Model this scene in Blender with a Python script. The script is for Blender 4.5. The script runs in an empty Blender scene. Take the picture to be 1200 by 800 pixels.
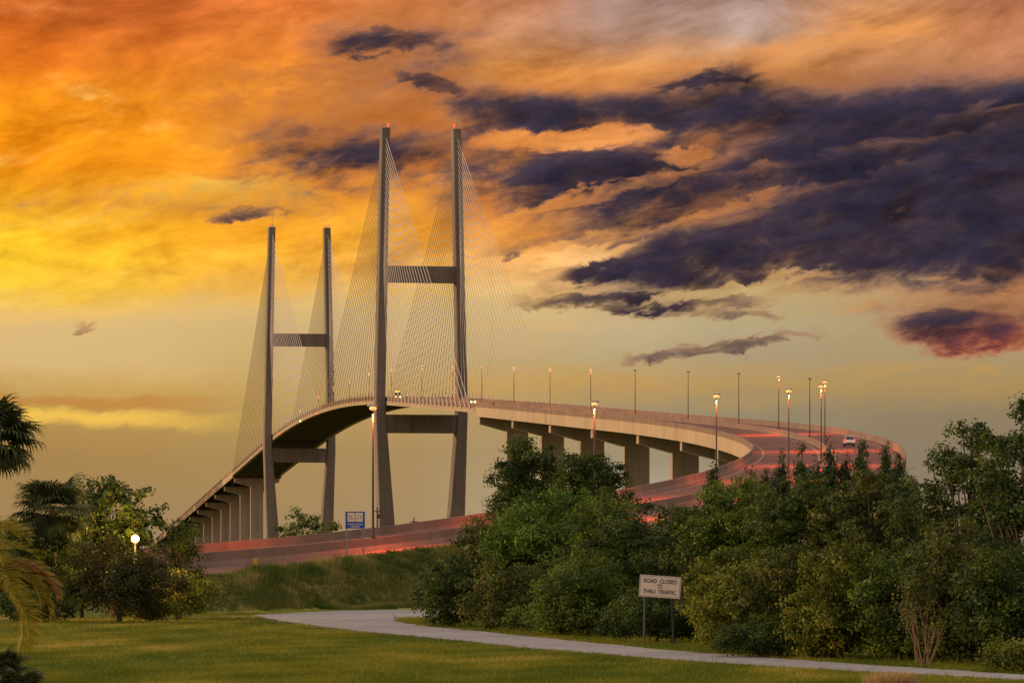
import bpy, bmesh, math, random
import numpy as np
random.seed(7)
rng = np.random.default_rng(11)
R = math.radians
S = bpy.context.scene
COL = S.collection

# ------------------------------------------------------------------ camera
F_PX, HOR, EYE = 4400.0, 658.0, 2.9          # focal length and horizon in photograph pixels (1200 wide), eye height
cam_d = bpy.data.cameras.new('camera'); cam = bpy.data.objects.new('camera', cam_d); COL.objects.link(cam)
cam.location = (0, 0, EYE); cam.rotation_euler = (R(90), 0, 0)
cam_d.sensor_width = 36; cam_d.lens = 36 * F_PX / 1200; cam_d.shift_y = (HOR - 400) / 1200
cam_d.clip_start = 1; cam_d.clip_end = 60000
S.camera = cam
S.render.resolution_x, S.render.resolution_y = 1024, 682
S.view_settings.view_transform = 'Standard'; S.view_settings.look = 'None'
S.view_settings.exposure = 0; S.view_settings.gamma = 1
S.cycles.max_bounces = 5; S.cycles.diffuse_bounces = 2; S.cycles.transparent_max_bounces = 4
S.cycles.sample_clamp_indirect = 4

SUN_AZ, SUN_EL = R(-78), R(6)
sun_d = bpy.data.lights.new('sun', 'SUN'); sun = bpy.data.objects.new('sun', sun_d); COL.objects.link(sun)
sun_d.energy = 3.8; sun_d.color = (1.0, .66, .36); sun_d.angle = R(.6)
sun.rotation_euler = (R(90) - SUN_EL, 0, math.pi - SUN_AZ)   # light travels away from the sun

def lin(c):
    return tuple(((v/255)/12.92 if v/255 <= .04045 else ((v/255+.055)/1.055)**2.4) for v in c)

# ------------------------------------------------------------------ node helper
class NT:
    def __init__(s, tree): s.t = tree; s.n = tree.nodes; s.l = tree.links
    def node(s, typ, **kw):
        n = s.n.new(typ)
        for k, v in kw.items(): setattr(n, k, v)
        return n
    def put(s, sock, v):
        if isinstance(v, bpy.types.NodeSocket): s.l.new(v, sock)
        elif v is not None: sock.default_value = v
    def m(s, op, a, b=None, c=None, clamp=False):
        n = s.node('ShaderNodeMath', operation=op, use_clamp=clamp)
        s.put(n.inputs[0], a); s.put(n.inputs[1], b); s.put(n.inputs[2], c)
        return n.outputs[0]
    def ss(s, x, a, b, lo=0., hi=1., smooth=True):
        n = s.node('ShaderNodeMapRange', interpolation_type='SMOOTHSTEP' if smooth else 'LINEAR')
        n.clamp = True
        s.put(n.inputs[0], x); s.put(n.inputs[1], a); s.put(n.inputs[2], b); s.put(n.inputs[3], lo); s.put(n.inputs[4], hi)
        return n.outputs[0]
    def mix(s, f, a, b, blend='MIX'):
        n = s.node('ShaderNodeMix', data_type='RGBA', blend_type=blend)
        s.put(n.inputs[0], f)
        for k, v in ((6, a), (7, b)):
            if isinstance(v, tuple): v = (*v[:3], 1)
            s.put(n.inputs[k], v)
        return n.outputs[2]
    def ramp(s, f, stops, smooth=False):
        n = s.node('ShaderNodeValToRGB'); e = n.color_ramp.elements
        n.color_ramp.interpolation = 'EASE' if smooth else 'LINEAR'
        while len(e) < len(stops): e.new(.5)
        for el, (p, c) in zip(e, stops):
            el.position = p; el.color = (*c, 1) if len(c) == 3 else c
        s.put(n.inputs[0], f); return n.outputs[0]
    def noise(s, vec, scale, detail=4, rough=.55, dist=0.):
        n = s.node('ShaderNodeTexNoise'); s.put(n.inputs['Vector'], vec)
        n.inputs['Scale'].default_value = scale; n.inputs['Detail'].default_value = detail
        n.inputs['Roughness'].default_value = rough; n.inputs['Distortion'].default_value = dist
        return n
    def xyz(s, v):
        n = s.node('ShaderNodeSeparateXYZ'); s.put(n.inputs[0], v); return n.outputs
    def comb(s, x, y, z):
        n = s.node('ShaderNodeCombineXYZ'); s.put(n.inputs[0], x); s.put(n.inputs[1], y); s.put(n.inputs[2], z); return n.outputs[0]

# ------------------------------------------------------------------ sky: sunset deck over a clear tan band, procedural in sky directions
W = bpy.data.worlds.new('World'); S.world = W; W.use_nodes = True
def build_sky():
    t = NT(W.node_tree); t.n.clear()
    d = t.xyz(t.node('ShaderNodeTexCoord').outputs['Generated'])
    az = t.m('ARCTAN2', d[0], d[1]); el = t.m('ARCSINE', d[2])
    # noise space: stretched along the horizon, layers leaning up to the right
    zz = t.m('SUBTRACT', t.m('MULTIPLY', d[2], 36.), t.m('MULTIPLY', d[0], 6.2))
    P = t.comb(t.m('MULTIPLY', d[0], 10.), t.m('MULTIPLY', d[1], 10.), zz)
    P2 = t.comb(t.m('MULTIPLY', d[0], 10.), t.m('MULTIPLY', d[1], 10.), t.m('SUBTRACT', t.m('MULTIPLY', d[2], 24.), t.m('MULTIPLY', d[0], 3.6)))
    wn = t.noise(P, .9, 5, .6, .4); wx = t.xyz(wn.outputs['Color'])
    fn = t.noise(P2, 2.6, 10, .64, .35).outputs['Fac']
    Pe = t.node('ShaderNodeVectorMath', operation='ADD'); t.l.new(P2, Pe.inputs[0]); Pe.inputs[1].default_value = (-.05, 0., .09)
    fe = t.noise(Pe.outputs[0], 2.6, 10, .64, .35).outputs['Fac']
    emb = t.m('MULTIPLY', t.m('SUBTRACT', fn, fe), 1.)          # shading of the cloud relief
    fn2 = t.noise(P2, 8.5, 7, .62, .4).outputs['Fac']
    # photograph-independent angular coordinates: U along azimuth, V up (both in 1/1200 of the field of view)
    U = t.m('MULTIPLY_ADD', az, 4400., 600.); V = t.m('MULTIPLY', el, 4400.)
    Uw = t.m('ADD', U, t.m('MULTIPLY', t.m('SUBTRACT', wx[0], .5), 190.))
    Vw = t.m('ADD', V, t.m('MULTIPLY', t.m('SUBTRACT', wx[1], .5), 62.))
    Vs = t.m('ADD', Vw, t.m('MULTIPLY', t.m('SUBTRACT', fn2, .5), 26.))
    vf = t.m('DIVIDE', Vs, 660., clamp=True)
    ys = [0, 40, 80, 120, 160, 200, 240, 280, 315, 345, 365, 385, 425, 455, 490, 540, 600, 655]
    cols = {
      0:   [(186,92,40),(212,108,38),(228,120,34),(242,142,28),(250,152,20),(250,152,20),(252,182,36),(253,202,46),(254,210,46),(253,204,62),(240,194,104),(222,186,125),(218,183,122),(198,160,92),(182,146,80),(168,132,78),(164,132,88),(150,128,98)],
      150: [(196,98,44),(208,110,44),(228,126,38),(246,152,34),(252,158,30),(252,156,26),(252,180,44),(252,182,40),(253,194,48),(248,196,72),(234,190,110),(220,186,125),(216,181,120),(206,164,90),(186,148,82),(170,134,80),(164,134,90),(150,128,98)],
      300: [(226,122,56),(230,130,54),(230,138,46),(224,136,46),(220,136,48),(250,160,44),(252,176,50),(250,170,40),(250,182,54),(242,186,86),(226,186,114),(214,180,122),(206,172,112),(200,162,94),(182,148,86),(172,138,86),(166,136,92),(155,130,98)],
      450: [(212,128,72),(208,132,70),(186,122,70),(204,128,62),(202,124,54),(236,146,50),(246,164,50),(248,176,54),(246,182,76),(234,186,104),(218,184,122),(212,180,126),(202,170,118),(198,162,100),(184,150,92),(170,140,92),(168,140,98),(160,136,106)],
      600: [(196,134,96),(196,138,98),(222,150,78),(212,136,72),(220,140,68),(234,154,74),(232,148,62),(244,168,76),(240,178,98),(230,188,116),(214,184,126),(206,178,126),(194,166,114),(200,158,88),(180,150,98),(172,146,104),(174,154,120),(165,146,118)],
      750: [(164,134,124),(176,138,116),(224,154,86),(222,144,74),(226,148,80),(218,144,80),(230,152,80),(228,168,98),(220,180,122),(210,182,126),(200,174,126),(196,174,134),(186,166,124),(192,152,92),(160,142,108),(158,142,114),(182,168,146),(170,154,130)],
      900: [(164,140,132),(172,142,124),(226,156,84),(190,140,100),(180,126,96),(190,134,92),(206,142,88),(214,162,106),(206,172,118),(196,172,120),(186,166,120),(184,166,128),(174,154,118),(182,148,92),(152,136,106),(148,132,106),(168,152,128),(162,146,122)],
      1050:[(200,142,98),(224,152,86),(206,146,100),(176,130,106),(166,120,104),(180,126,96),(196,132,90),(202,150,104),(196,160,114),(188,158,110),(180,154,112),(180,158,120),(172,150,112),(176,144,92),(146,128,100),(140,124,100),(140,124,102),(145,130,108)],
      1200:[(176,116,86),(198,132,94),(200,140,100),(176,130,106),(166,120,104),(170,116,96),(176,120,92),(190,126,90),(196,130,84),(192,140,92),(180,146,98),(180,154,112),(170,146,106),(174,142,90),(144,126,98),(138,122,100),(136,120,98),(140,126,104)],
    }
    base = None; px = None
    for x in sorted(cols):
        st = sorted([((660-y)/660, lin(c)) for y, c in zip(ys, cols[x])])
        r = t.ramp(vf, st)
        base = r if base is None else t.mix(t.ss(Uw, px, x), base, r)
        px = x
    # thin streaky light and shade inside the glowing deck
    deck = t.ss(Vw, 285., 350.)
    st = t.m('MULTIPLY_ADD', t.m('SUBTRACT', fn, .5), .8, 1.0)
    stc = t.mix(deck, (1., 1., 1.), t.comb(st, t.m('MULTIPLY_ADD', t.m('SUBTRACT', fn, .5), 1.3, .945), t.m('MULTIPLY_ADD', t.m('SUBTRACT', fn, .5), 2.0, .93)))
    base = t.mix(1., base, stc, 'MULTIPLY')
    eb = t.m('MULTIPLY_ADD', t.m('MULTIPLY', emb, deck), 1.3, 1.); base = t.mix(1., base, t.comb(eb, eb, eb), 'MULTIPLY')
    # golden streak low on the left
    g = t.m('MULTIPLY', t.ss(Uw, -400., 60.), t.ss(Uw, 340., 150.))
    g1 = t.m('MULTIPLY', g, t.m('MULTIPLY', t.ss(Vs, 152., 168.), t.ss(Vs, 186., 172.)))
    g2 = t.m('MULTIPLY', g, t.m('MULTIPLY', t.ss(Vs, 178., 186.), t.ss(Vs, 200., 190.)))
    base = t.mix(t.m('MULTIPLY', g1, .9), base, lin((246, 196, 84)))
    base = t.mix(t.m('MULTIPLY', g2, .7), base, lin((196, 132, 62)))
    # dark cloud density
    rows = [0, 20, 50, 80, 100, 120, 140, 160, 180, 200, 220, 250, 280, 310, 330, 350, 365, 390, 405, 425]
    xs = [250, 320, 400, 480, 560, 640, 720, 800, 880, 960, 1040, 1120, 1200]
    D = [
     [0,0,.05,.05,0,0,0,0,0,0,0,.05,.25],
     [0,0,.15,.2,.05,0,0,0,0,0,0,.08,.3],
     [0,.05,.55,.65,.25,0,0,0,0,0,.05,.1,.3],
     [0,.05,.35,.4,.3,.05,.05,.15,.45,.1,.15,.2,.2],
     [0,.05,.2,.6,.5,.35,.35,.5,.75,.4,.5,.55,.6],
     [.05,.1,.25,.5,.8,.85,.85,.85,.9,.8,.85,.85,.85],
     [.05,.15,.3,.35,.75,.85,.85,.9,.9,.95,.95,.95,.9],
     [.05,.25,.55,.55,.6,.45,.5,.65,.9,1,1,1,.95],
     [.05,.5,.9,.75,.65,.6,.6,.65,.85,1,1,1,1],
     [.1,.4,.7,.7,.75,.85,.8,.85,.95,1,1,1,1],
     [.15,.3,.5,.5,.7,.9,.9,.9,.95,1,1,1,1],
     [.4,.45,.2,.2,.4,.65,.7,.9,1,1,1,1,1],
     [.05,.05,0,0,.1,.4,.5,.9,1,1,1,1,.95],
     [0,0,0,0,.05,.2,.6,.9,1,1,1,.9,.8],
     [0,0,0,0,.05,.2,.35,.6,.8,.8,.65,.5,.65],
     [0,0,0,0,.05,.15,.2,.2,.15,.15,.15,.3,.5],
     [0,0,0,0,0,.05,.1,.15,.1,.05,.15,.5,.7],
     [0,0,0,0,0,0,0,.02,.05,.05,.1,.5,.7],
     [0,0,0,0,0,0,0,.02,.05,.03,.05,.3,.3],
     [0,0,0,0,0,0,0,0,0,0,0,.05,.05]]
    Vd = t.m('ADD', Vw, t.m('MULTIPLY', t.m('SUBTRACT', fn2, .5), 18.))
    vd = t.m('DIVIDE', Vd, 660., clamp=True)
    dens = None; px = None
    for j, x in enumerate(xs):
        st = sorted([((660-y)/660, (D[i][j],)*3) for i, y in enumerate(rows)])
        r = t.ramp(vd, st)
        dens = r if dens is None else t.mix(t.ss(Uw, px, x, smooth=False), dens, r)
        px = x
    dv = t.xyz(dens)[0]
    Us = t.m('ADD', U, t.m('MULTIPLY', t.m('SUBTRACT', wx[0], .5), 110.))
    Vt = t.m('ADD', V, t.m('ADD', t.m('MULTIPLY', t.m('SUBTRACT', wx[1], .5), 34.), t.m('MULTIPLY', t.m('SUBTRACT', fn2, .5), 52.)))
    def stroke(cx, cy, L, Wd, slope):            # one streak of cloud, slope > 0 sinks to the right
        du = t.m('MULTIPLY_ADD', Us, 1/L, -cx/L)
        dvv = t.m('ADD', t.m('MULTIPLY_ADD', Vt, 1/Wd, -(658-cy)/Wd), t.m('MULTIPLY', du, slope*L/Wd))
        return t.ss(t.m('ADD', t.m('MULTIPLY', du, du), t.m('MULTIPLY', dvv, dvv)), 1.7, .1)
    for cx, cy, L, Wd, sl, am in ((862,407,118,10,-.12,.72),(770,352,150,15,-.02,.8),(850,367,80,9,.0,.65),(292,253,58,8,-.08,.62),(440,54,75,20,-.08,.8),
                                  (505,102,65,13,.22,.8),(840,98,80,11,-.14,.8),(690,268,130,11,-.28,.62),(725,312,65,12,-.25,.8),(1140,388,85,30,-.06,.95),(100,384,18,5,-.1,.4),(1170,322,90,13,-.05,.7)):
        dv = t.m('MAXIMUM', dv, t.m('MULTIPLY', stroke(cx, cy, L, Wd, sl), am))
    for cx, cy, L, Wd, sl, am in ((797,186,30,9,0,.5),(655,163,110,13,-.02,.6),(720,225,120,9,-.25,.35),(860,338,130,7,-.14,.45),(1150,140,70,8,-.2,.2),(1000,185,150,8,-.15,.22),(900,240,180,8,-.22,.2),(690,300,60,10,-.2,.5)):
        dv = t.m('MAXIMUM', t.m('SUBTRACT', dv, t.m('MULTIPLY', stroke(cx, cy, L, Wd, sl), am)), 0.)
    for cx, cy, L, Wd, sl, col, am in ((245,226,95,14,-.03,(255,206,84),.75),(135,128,60,9,.42,(255,196,98),.7),(110,150,40,6,.1,(255,190,90),.6),(35,188,36,7,-.25,(255,196,90),.6),(60,262,90,10,-.04,(255,214,84),.6),
                                       (60,355,140,8,-.03,(255,214,110),.6),(40,18,60,8,.12,(236,140,70),.6),(300,100,120,26,-.15,(190,112,58),.5),(520,180,40,8,.1,(226,140,66),.5),(330,150,90,16,-.2,(196,120,54),.45),(90,215,70,8,-.05,(226,130,30),.5),
                                       (960,60,190,14,-.16,(236,154,80),.6),(640,92,120,10,.03,(236,150,66),.55),(1030,432,170,6,.0,(196,152,80),.5),(640,380,90,5,.02,(226,176,104),.5),(1040,357,80,6,-.12,(212,160,100),.5)):
        base = t.mix(t.m('MULTIPLY', t.m('MULTIPLY', stroke(cx, cy, L*1.15, Wd*1.3, sl), t.m('MULTIPLY', t.ss(fn, .38, .62), t.ss(fn2, .36, .6))), min(1., am*1.25)), base, lin(col))
    cov = t.m('MULTIPLY_ADD', dv, 1.0, t.m('MULTIPLY', t.m('SUBTRACT', fn, .5), 1.5))
    cov = t.m('ADD', cov, t.m('MULTIPLY', t.m('SUBTRACT', fn2, .5), .9))
    cov = t.m('MULTIPLY', cov, t.ss(dv, 0., .22))
    thick = t.ss(cov, .0, .92)
    low = t.ss(V, 330., 240.); right = t.ss(U, 950., 1150.)
    edge = t.mix(t.m('MULTIPLY', low, right), lin((172, 102, 68)), lin((188, 86, 58)))
    core = t.mix(t.ss(cov, .4, .85), lin((112, 80, 74)), lin((72, 56, 62)))
    core = t.mix(t.ss(cov, .7, 1.2), core, lin((44, 39, 56)))
    ec = t.m('MULTIPLY_ADD', emb, 3.2, 1., clamp=False); core = t.mix(1., core, t.comb(t.m('MAXIMUM', ec, .45), t.m('MAXIMUM', ec, .45), t.m('MAXIMUM', ec, .5)), 'MULTIPLY')
    core = t.mix(t.m('MULTIPLY', t.ss(fn, .42, .3), .5), core, lin((110, 76, 70)))
    dark = t.mix(t.ss(cov, .2, t.m('MULTIPLY_ADD', t.m('MULTIPLY', low, right), .75, .66)), edge, core)
    sky = t.mix(thick, base, dark)
    # the rest of the dome: dusk sky going on above, beside and behind the view
    ns = t.node('ShaderNodeTexSky', sky_type='NISHITA'); ns.sun_disc = False
    ns.sun_elevation = SUN_EL; ns.sun_rotation = SUN_AZ % (2*math.pi)
    nish = t.node('ShaderNodeVectorMath', operation='SCALE'); t.l.new(ns.outputs[0], nish.inputs[0]); nish.inputs[3].default_value = .06
    dome = t.ramp(t.m('DIVIDE', el, 1.571, clamp=True), [(0, lin((168,148,130))), (.07, lin((182,142,112))), (.16, lin((196,160,134))), (.35, lin((190,176,168))), (1., lin((178,172,172)))])
    dn = t.m('MULTIPLY_ADD', t.m('SUBTRACT', wx[2], .5), .9, 1.7)
    dome = t.mix(1., dome, t.comb(dn, dn, dn), 'MULTIPLY')
    dome = t.mix(1., dome, nish.outputs[0], 'ADD')
    f = t.m('MAXIMUM', t.ss(el, .150, .26), t.ss(t.m('ABSOLUTE', az), .5, 1.3))
    sky = t.mix(f, sky, dome)
    bg = t.node('ShaderNodeBackground'); t.put(bg.inputs[0], sky); bg.inputs[1].default_value = 1.0
    out = t.node('ShaderNodeOutputWorld'); t.l.new(bg.outputs[0], out.inputs[0])
build_sky()

# ------------------------------------------------------------------ materials
MATS = {}
def mat(name, col, rough=.8, joint=0., var=.0, scale=1., col2=None, streak=False, bump=0., emit=None, estr=0., metal=0., spec=.3):
    m = bpy.data.materials.new(name); m.use_nodes = True; t = NT(m.node_tree)
    b = t.n['Principled BSDF']
    b.inputs['Roughness'].default_value = rough; b.inputs['Metallic'].default_value = metal
    b.inputs['Specular IOR Level'].default_value = spec
    c2 = col2 or tuple(v*.55 for v in col)
    if var > 0:
        gc = t.node('ShaderNodeNewGeometry').outputs['Position']
        if streak:
            mp = t.node('ShaderNodeMapping'); t.l.new(gc, mp.inputs[0]); mp.inputs['Scale'].default_value = (1, 1, .12); v = mp.outputs[0]
        else: v = gc
        n1 = t.noise(v, scale, 5, .6); n2 = t.noise(gc, scale*.13, 4, .6)
        f = t.m('MULTIPLY_ADD', n1.outputs['Fac'], .65, t.m('MULTIPLY', n2.outputs['Fac'], .35))
        f = t.ss(f, .5-.22/max(var, .2), .5+.22/max(var, .2), 0., 1.)
        cc = t.mix(f, c2, col)
        if joint:                                # pour joints and water streaks
            zf = t.m('FRACT', t.m('DIVIDE', t.xyz(gc)[2], joint))
            cc = t.mix(t.m('MULTIPLY', t.ss(zf, .955, .97), .45), cc, tuple(v*.45 for v in c2))
            mp2 = t.node('ShaderNodeMapping'); t.l.new(gc, mp2.inputs[0]); mp2.inputs['Scale'].default_value = (1.6, 1.6, .03)
            cc = t.mix(t.ss(t.noise(mp2.outputs[0], 1., 3, .6).outputs['Fac'], .56, .7, 0., .5), cc, tuple(v*.5 for v in c2))
        t.put(b.inputs['Base Color'], cc)
        if bump:
            bp = t.node('ShaderNodeBump'); bp.inputs['Strength'].default_value = bump; bp.inputs['Distance'].default_value = .1
            t.l.new(n1.outputs['Fac'], bp.inputs['Height']); t.l.new(bp.outputs[0], b.inputs['Normal'])
    else: b.inputs['Base Color'].default_value = (*col, 1)
    if emit:
        b.inputs['Emission Color'].default_value = (*emit, 1); b.inputs['Emission Strength'].default_value = estr
    MATS[name] = m; return m
CONC = mat('cast_concrete', (.32,.25,.20), .85, 3.6, 1., .25, (.21,.163,.13), streak=True)
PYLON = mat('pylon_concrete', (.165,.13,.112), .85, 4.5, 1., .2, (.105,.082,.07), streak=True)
FASC = mat('girder_concrete', (.35,.265,.175), .8, 0., .8, .3, (.235,.17,.11), streak=True)
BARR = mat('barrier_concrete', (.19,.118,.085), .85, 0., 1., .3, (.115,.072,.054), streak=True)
ASPH = mat('road_surface', (.23,.112,.082), 1., 0., .8, .12, (.15,.075,.058), spec=.03)  # part of the lamps' red glow is put into this base colour
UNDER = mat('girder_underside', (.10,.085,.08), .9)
STAY = mat('stay_sheath', (.40,.33,.26), .5)
STEEL = mat('galvanised_steel', (.22,.20,.18), .55, metal=.3)
LINE = mat('lane_paint', (.34,.25,.19), .9)
POLEM = mat('dark_pole', (.055,.048,.044), .7)  # base colour darkened to hold down the lamps' orange glow on the poles
SODIUM = mat('sodium_bulb', (1,.5,.2), .5, emit=(1.0,.36,.10), estr=1.35)
SODDIM = mat('sodium_bulb_dim', (1,.5,.2), .5, emit=(1.0,.42,.19), estr=1.05)
DEADL = mat('lens_glass_off', (.2,.18,.15), .3)
REDL = mat('red_beacon', (1,.1,.05), .5, emit=(1.0,.09,.05), estr=1.5)
GREENL = mat('green_light', (.3,1,.3), .5, emit=(.55,.9,.2), estr=2.5)
WARM = mat('warm_globe', (1,.8,.5), .5, emit=(1.0,.5,.10), estr=3.)
HEADL = mat('headlamp_lens', (1,.9,.7), .3, emit=(1.0,.55,.2), estr=3.2)
AMBER = mat('amber_marker', (1,.6,.1), .3, emit=(1.0,.42,.05), estr=2.2)
TAILL = mat('tail_lens', (.6,.03,.02), .3, emit=(1.0,.06,.03), estr=2.5)
WHITEP = mat('white_car_paint', (.72,.70,.68), .25, spec=.5)
DARKP = mat('dark_car_paint', (.06,.065,.075), .25, spec=.5)
TRUCKP = mat('truck_paint', (.30,.18,.10), .3, spec=.5)
GLASS = mat('tinted_glass', (.02,.022,.025), .08, spec=.6)
RUBBER = mat('tyre_rubber', (.02,.02,.02), .8)
BLACKM = mat('dark_metal_post', (.035,.03,.028), .6)
SIGNW = mat('sign_face_white', (.66,.55,.47), .6, 0., .5, 3., (.52,.42,.36))
SIGNK = mat('sign_black', (.02,.02,.02), .6)
BLUE = mat('sign_blue', (.012,.06,.33), .5)
PANEL = mat('sign_panel_pale', (.62,.50,.36), .6)
YEL = mat('marker_yellow', (.75,.45,.02), .6)
BARK = mat('bark', (.10,.072,.05), .9, 0., 1., 4., (.05,.035,.025), bump=.5)
PALMB = mat('palm_bark', (.13,.09,.06), .9, 0., 1., 6., (.06,.04,.03), bump=.6)
DRYST = mat('dry_stem', (.17,.11,.068), .9)
PATHM = mat('path_asphalt', (.31,.285,.275), .95, 0., 1., 1.6, (.18,.162,.155), bump=.4, spec=.08)

def leafmat(name, a, b, trans=.3, dry=None):
    m = bpy.data.materials.new(name); m.use_nodes = True; t = NT(m.node_tree); t.n.clear()
    at = t.node('ShaderNodeAttribute', attribute_name='tint')
    c = t.ramp(at.outputs['Fac'], [(0, a), (.85, b), (1, dry or b)])
    d = t.node('ShaderNodeBsdfPrincipled'); d.inputs['Roughness'].default_value = .5; d.inputs['Specular IOR Level'].default_value = .08
    t.put(d.inputs['Base Color'], c)
    tr = t.node('ShaderNodeBsdfTranslucent'); t.put(tr.inputs[0], t.mix(1., c, (1.25, 1.2, .6), 'MULTIPLY'))
    mx = t.node('ShaderNodeMixShader'); mx.inputs[0].default_value = trans
    t.l.new(d.outputs[0], mx.inputs[1]); t.l.new(tr.outputs[0], mx.inputs[2])
    o = t.node('ShaderNodeOutputMaterial'); t.l.new(mx.outputs[0], o.inputs[0])
    MATS[name] = m; return m
L_OAK = leafmat('oak_leaf', (.020,.038,.011), (.130,.182,.028))
L_DARK = leafmat('dark_leaf', (.014,.028,.010), (.088,.124,.026))
L_YEL = leafmat('yellow_green_leaf', (.034,.050,.009), (.165,.192,.026), dry=(.22,.17,.03))
L_OLIVE = leafmat('olive_leaf', (.026,.036,.012), (.118,.136,.032), dry=(.16,.12,.04))
L_FRESH = leafmat('fresh_leaf', (.022,.048,.011), (.125,.205,.032))
L_JUN = leafmat('juniper_leaf', (.016,.034,.013), (.062,.098,.026), .15)
L_RED = leafmat('russet_leaf', (.026,.032,.012), (.075,.068,.022))
L_PALM = leafmat('fan_palm_leaf', (.028,.040,.018), (.060,.075,.026), .2)
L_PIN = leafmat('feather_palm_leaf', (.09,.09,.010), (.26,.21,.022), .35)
L_DEAD = leafmat('dead_frond', (.20,.08,.035), (.30,.13,.05), .2)
L_GRASS = leafmat('grass_blade', (.062,.094,.008), (.185,.178,.022), .3, dry=(.32,.25,.07))
L_WEED = leafmat('weed_blade', (.042,.070,.012), (.135,.140,.034), .25, dry=(.25,.19,.08))
L_TAN = leafmat('tan_grass', (.30,.19,.09), (.42,.28,.15), .2)

# ------------------------------------------------------------------ object helpers
def tag(o, label=None, cat=None, group=None, kind=None):
    if label: o['label'] = label
    if cat: o['category'] = cat
    if group: o['group'] = group
    if kind: o['kind'] = kind
    return o
def thing(name, label, cat, loc=(0,0,0), rz=0., group=None):
    o = bpy.data.objects.new(name, None); COL.objects.link(o); o.location = loc; o.rotation_euler = (0,0,rz)
    o.empty_display_size = .3
    return tag(o, label, cat, group)
class MB:
    def __init__(s): s.v = []; s.f = []; s.mi = []
    def face(s, pts, mi=0):
        k = len(s.v); s.v += [tuple(p) for p in pts]; s.f.append(tuple(range(k, k+len(pts)))); s.mi.append(mi)
    def grid(s, rings, cap=True, mi=0, closed=True):
        """loft a list of equal-length point rings"""
        k = len(s.v); n = len(rings[0])
        for r in rings: s.v += [tuple(p) for p in r]
        for i in range(len(rings)-1):
            for j in range(n if closed else n-1):
                a = k+i*n+j; b = k+i*n+(j+1) % n
                s.f.append((a, b, b+n, a+n)); s.mi.append(mi)
        if cap:
            s.f.append(tuple(k+j for j in range(n-1, -1, -1))); s.mi.append(mi)
            q = k+(len(rings)-1)*n; s.f.append(tuple(q+j for j in range(n))); s.mi.append(mi)
    def box(s, c, d, mi=0, rz=0.):
        x, y, z = c; a, b, h = d[0]/2, d[1]/2, d[2]/2; cs, sn = math.cos(rz), math.sin(rz)
        q = lambda u, v, w: (x+u*cs-v*sn, y+u*sn+v*cs, z+w)
        s.grid([[q(-a,-b,w), q(a,-b,w), q(a,b,w), q(-a,b,w)] for w in (-h, h)], mi=mi)
    def tube(s, pts, rad, n=6, mi=0):
        pts = [np.array(p, float) for p in pts]; rings = []
        for i, p in enumerate(pts):
            d = pts[min(i+1, len(pts)-1)]-pts[max(i-1, 0)]; d /= max(np.linalg.norm(d), 1e-9)
            u = np.cross(d, (0,0,1.) if abs(d[2]) < .9 else (1.,0,0)); u /= np.linalg.norm(u); w = np.cross(d, u)
            r = rad[i] if hasattr(rad, '__len__') else rad
            rings.append([p+r*(math.cos(6.2832*j/n)*u+math.sin(6.2832*j/n)*w) for j in range(n)])
        s.grid(rings, mi=mi)
    def ball(s, c, r, n=8, mi=0, sz=1.):
        rings = []
        for i in range(1, 6):
            a = math.pi*i/6-math.pi/2
            rings.append([(c[0]+r*math.cos(a)*math.cos(6.2832*j/n), c[1]+r*math.cos(a)*math.sin(6.2832*j/n), c[2]+r*sz*math.sin(a)) for j in range(n)])
        s.grid(rings, mi=mi)
    def mesh(s, name, mats, org=(0,0,0), smooth=False):
        me = bpy.data.meshes.new(name)
        v = np.array(s.v, float)-np.array(org, float)
        me.from_pydata(v.tolist(), [], s.f)
        for m in (mats if isinstance(mats, (list, tuple)) else [mats]): me.materials.append(m)
        me.polygons.foreach_set('material_index', s.mi)
        bm = bmesh.new(); bm.from_mesh(me); bmesh.ops.recalc_face_normals(bm, faces=bm.faces); bm.to_mesh(me); bm.free()
        if smooth: me.polygons.foreach_set('use_smooth', [True]*len(me.polygons))
        return me
    def obj(s, name, mats, parent=None, org=(0,0,0), smooth=False):
        return link(name, s.mesh(name, mats, org, smooth), parent)
def link(name, me, parent=None, loc=(0,0,0), rot=(0,0,0)):
    o = bpy.data.objects.new(name, me); COL.objects.link(o); o.parent = parent; o.location = loc; o.rotation_euler = rot
    return o
def at(x, y, Y):        # photograph pixel + distance -> place in the world
    return np.array([(x-600)/F_PX*Y, Y, EYE+(HOR-y)/F_PX*Y])

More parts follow.
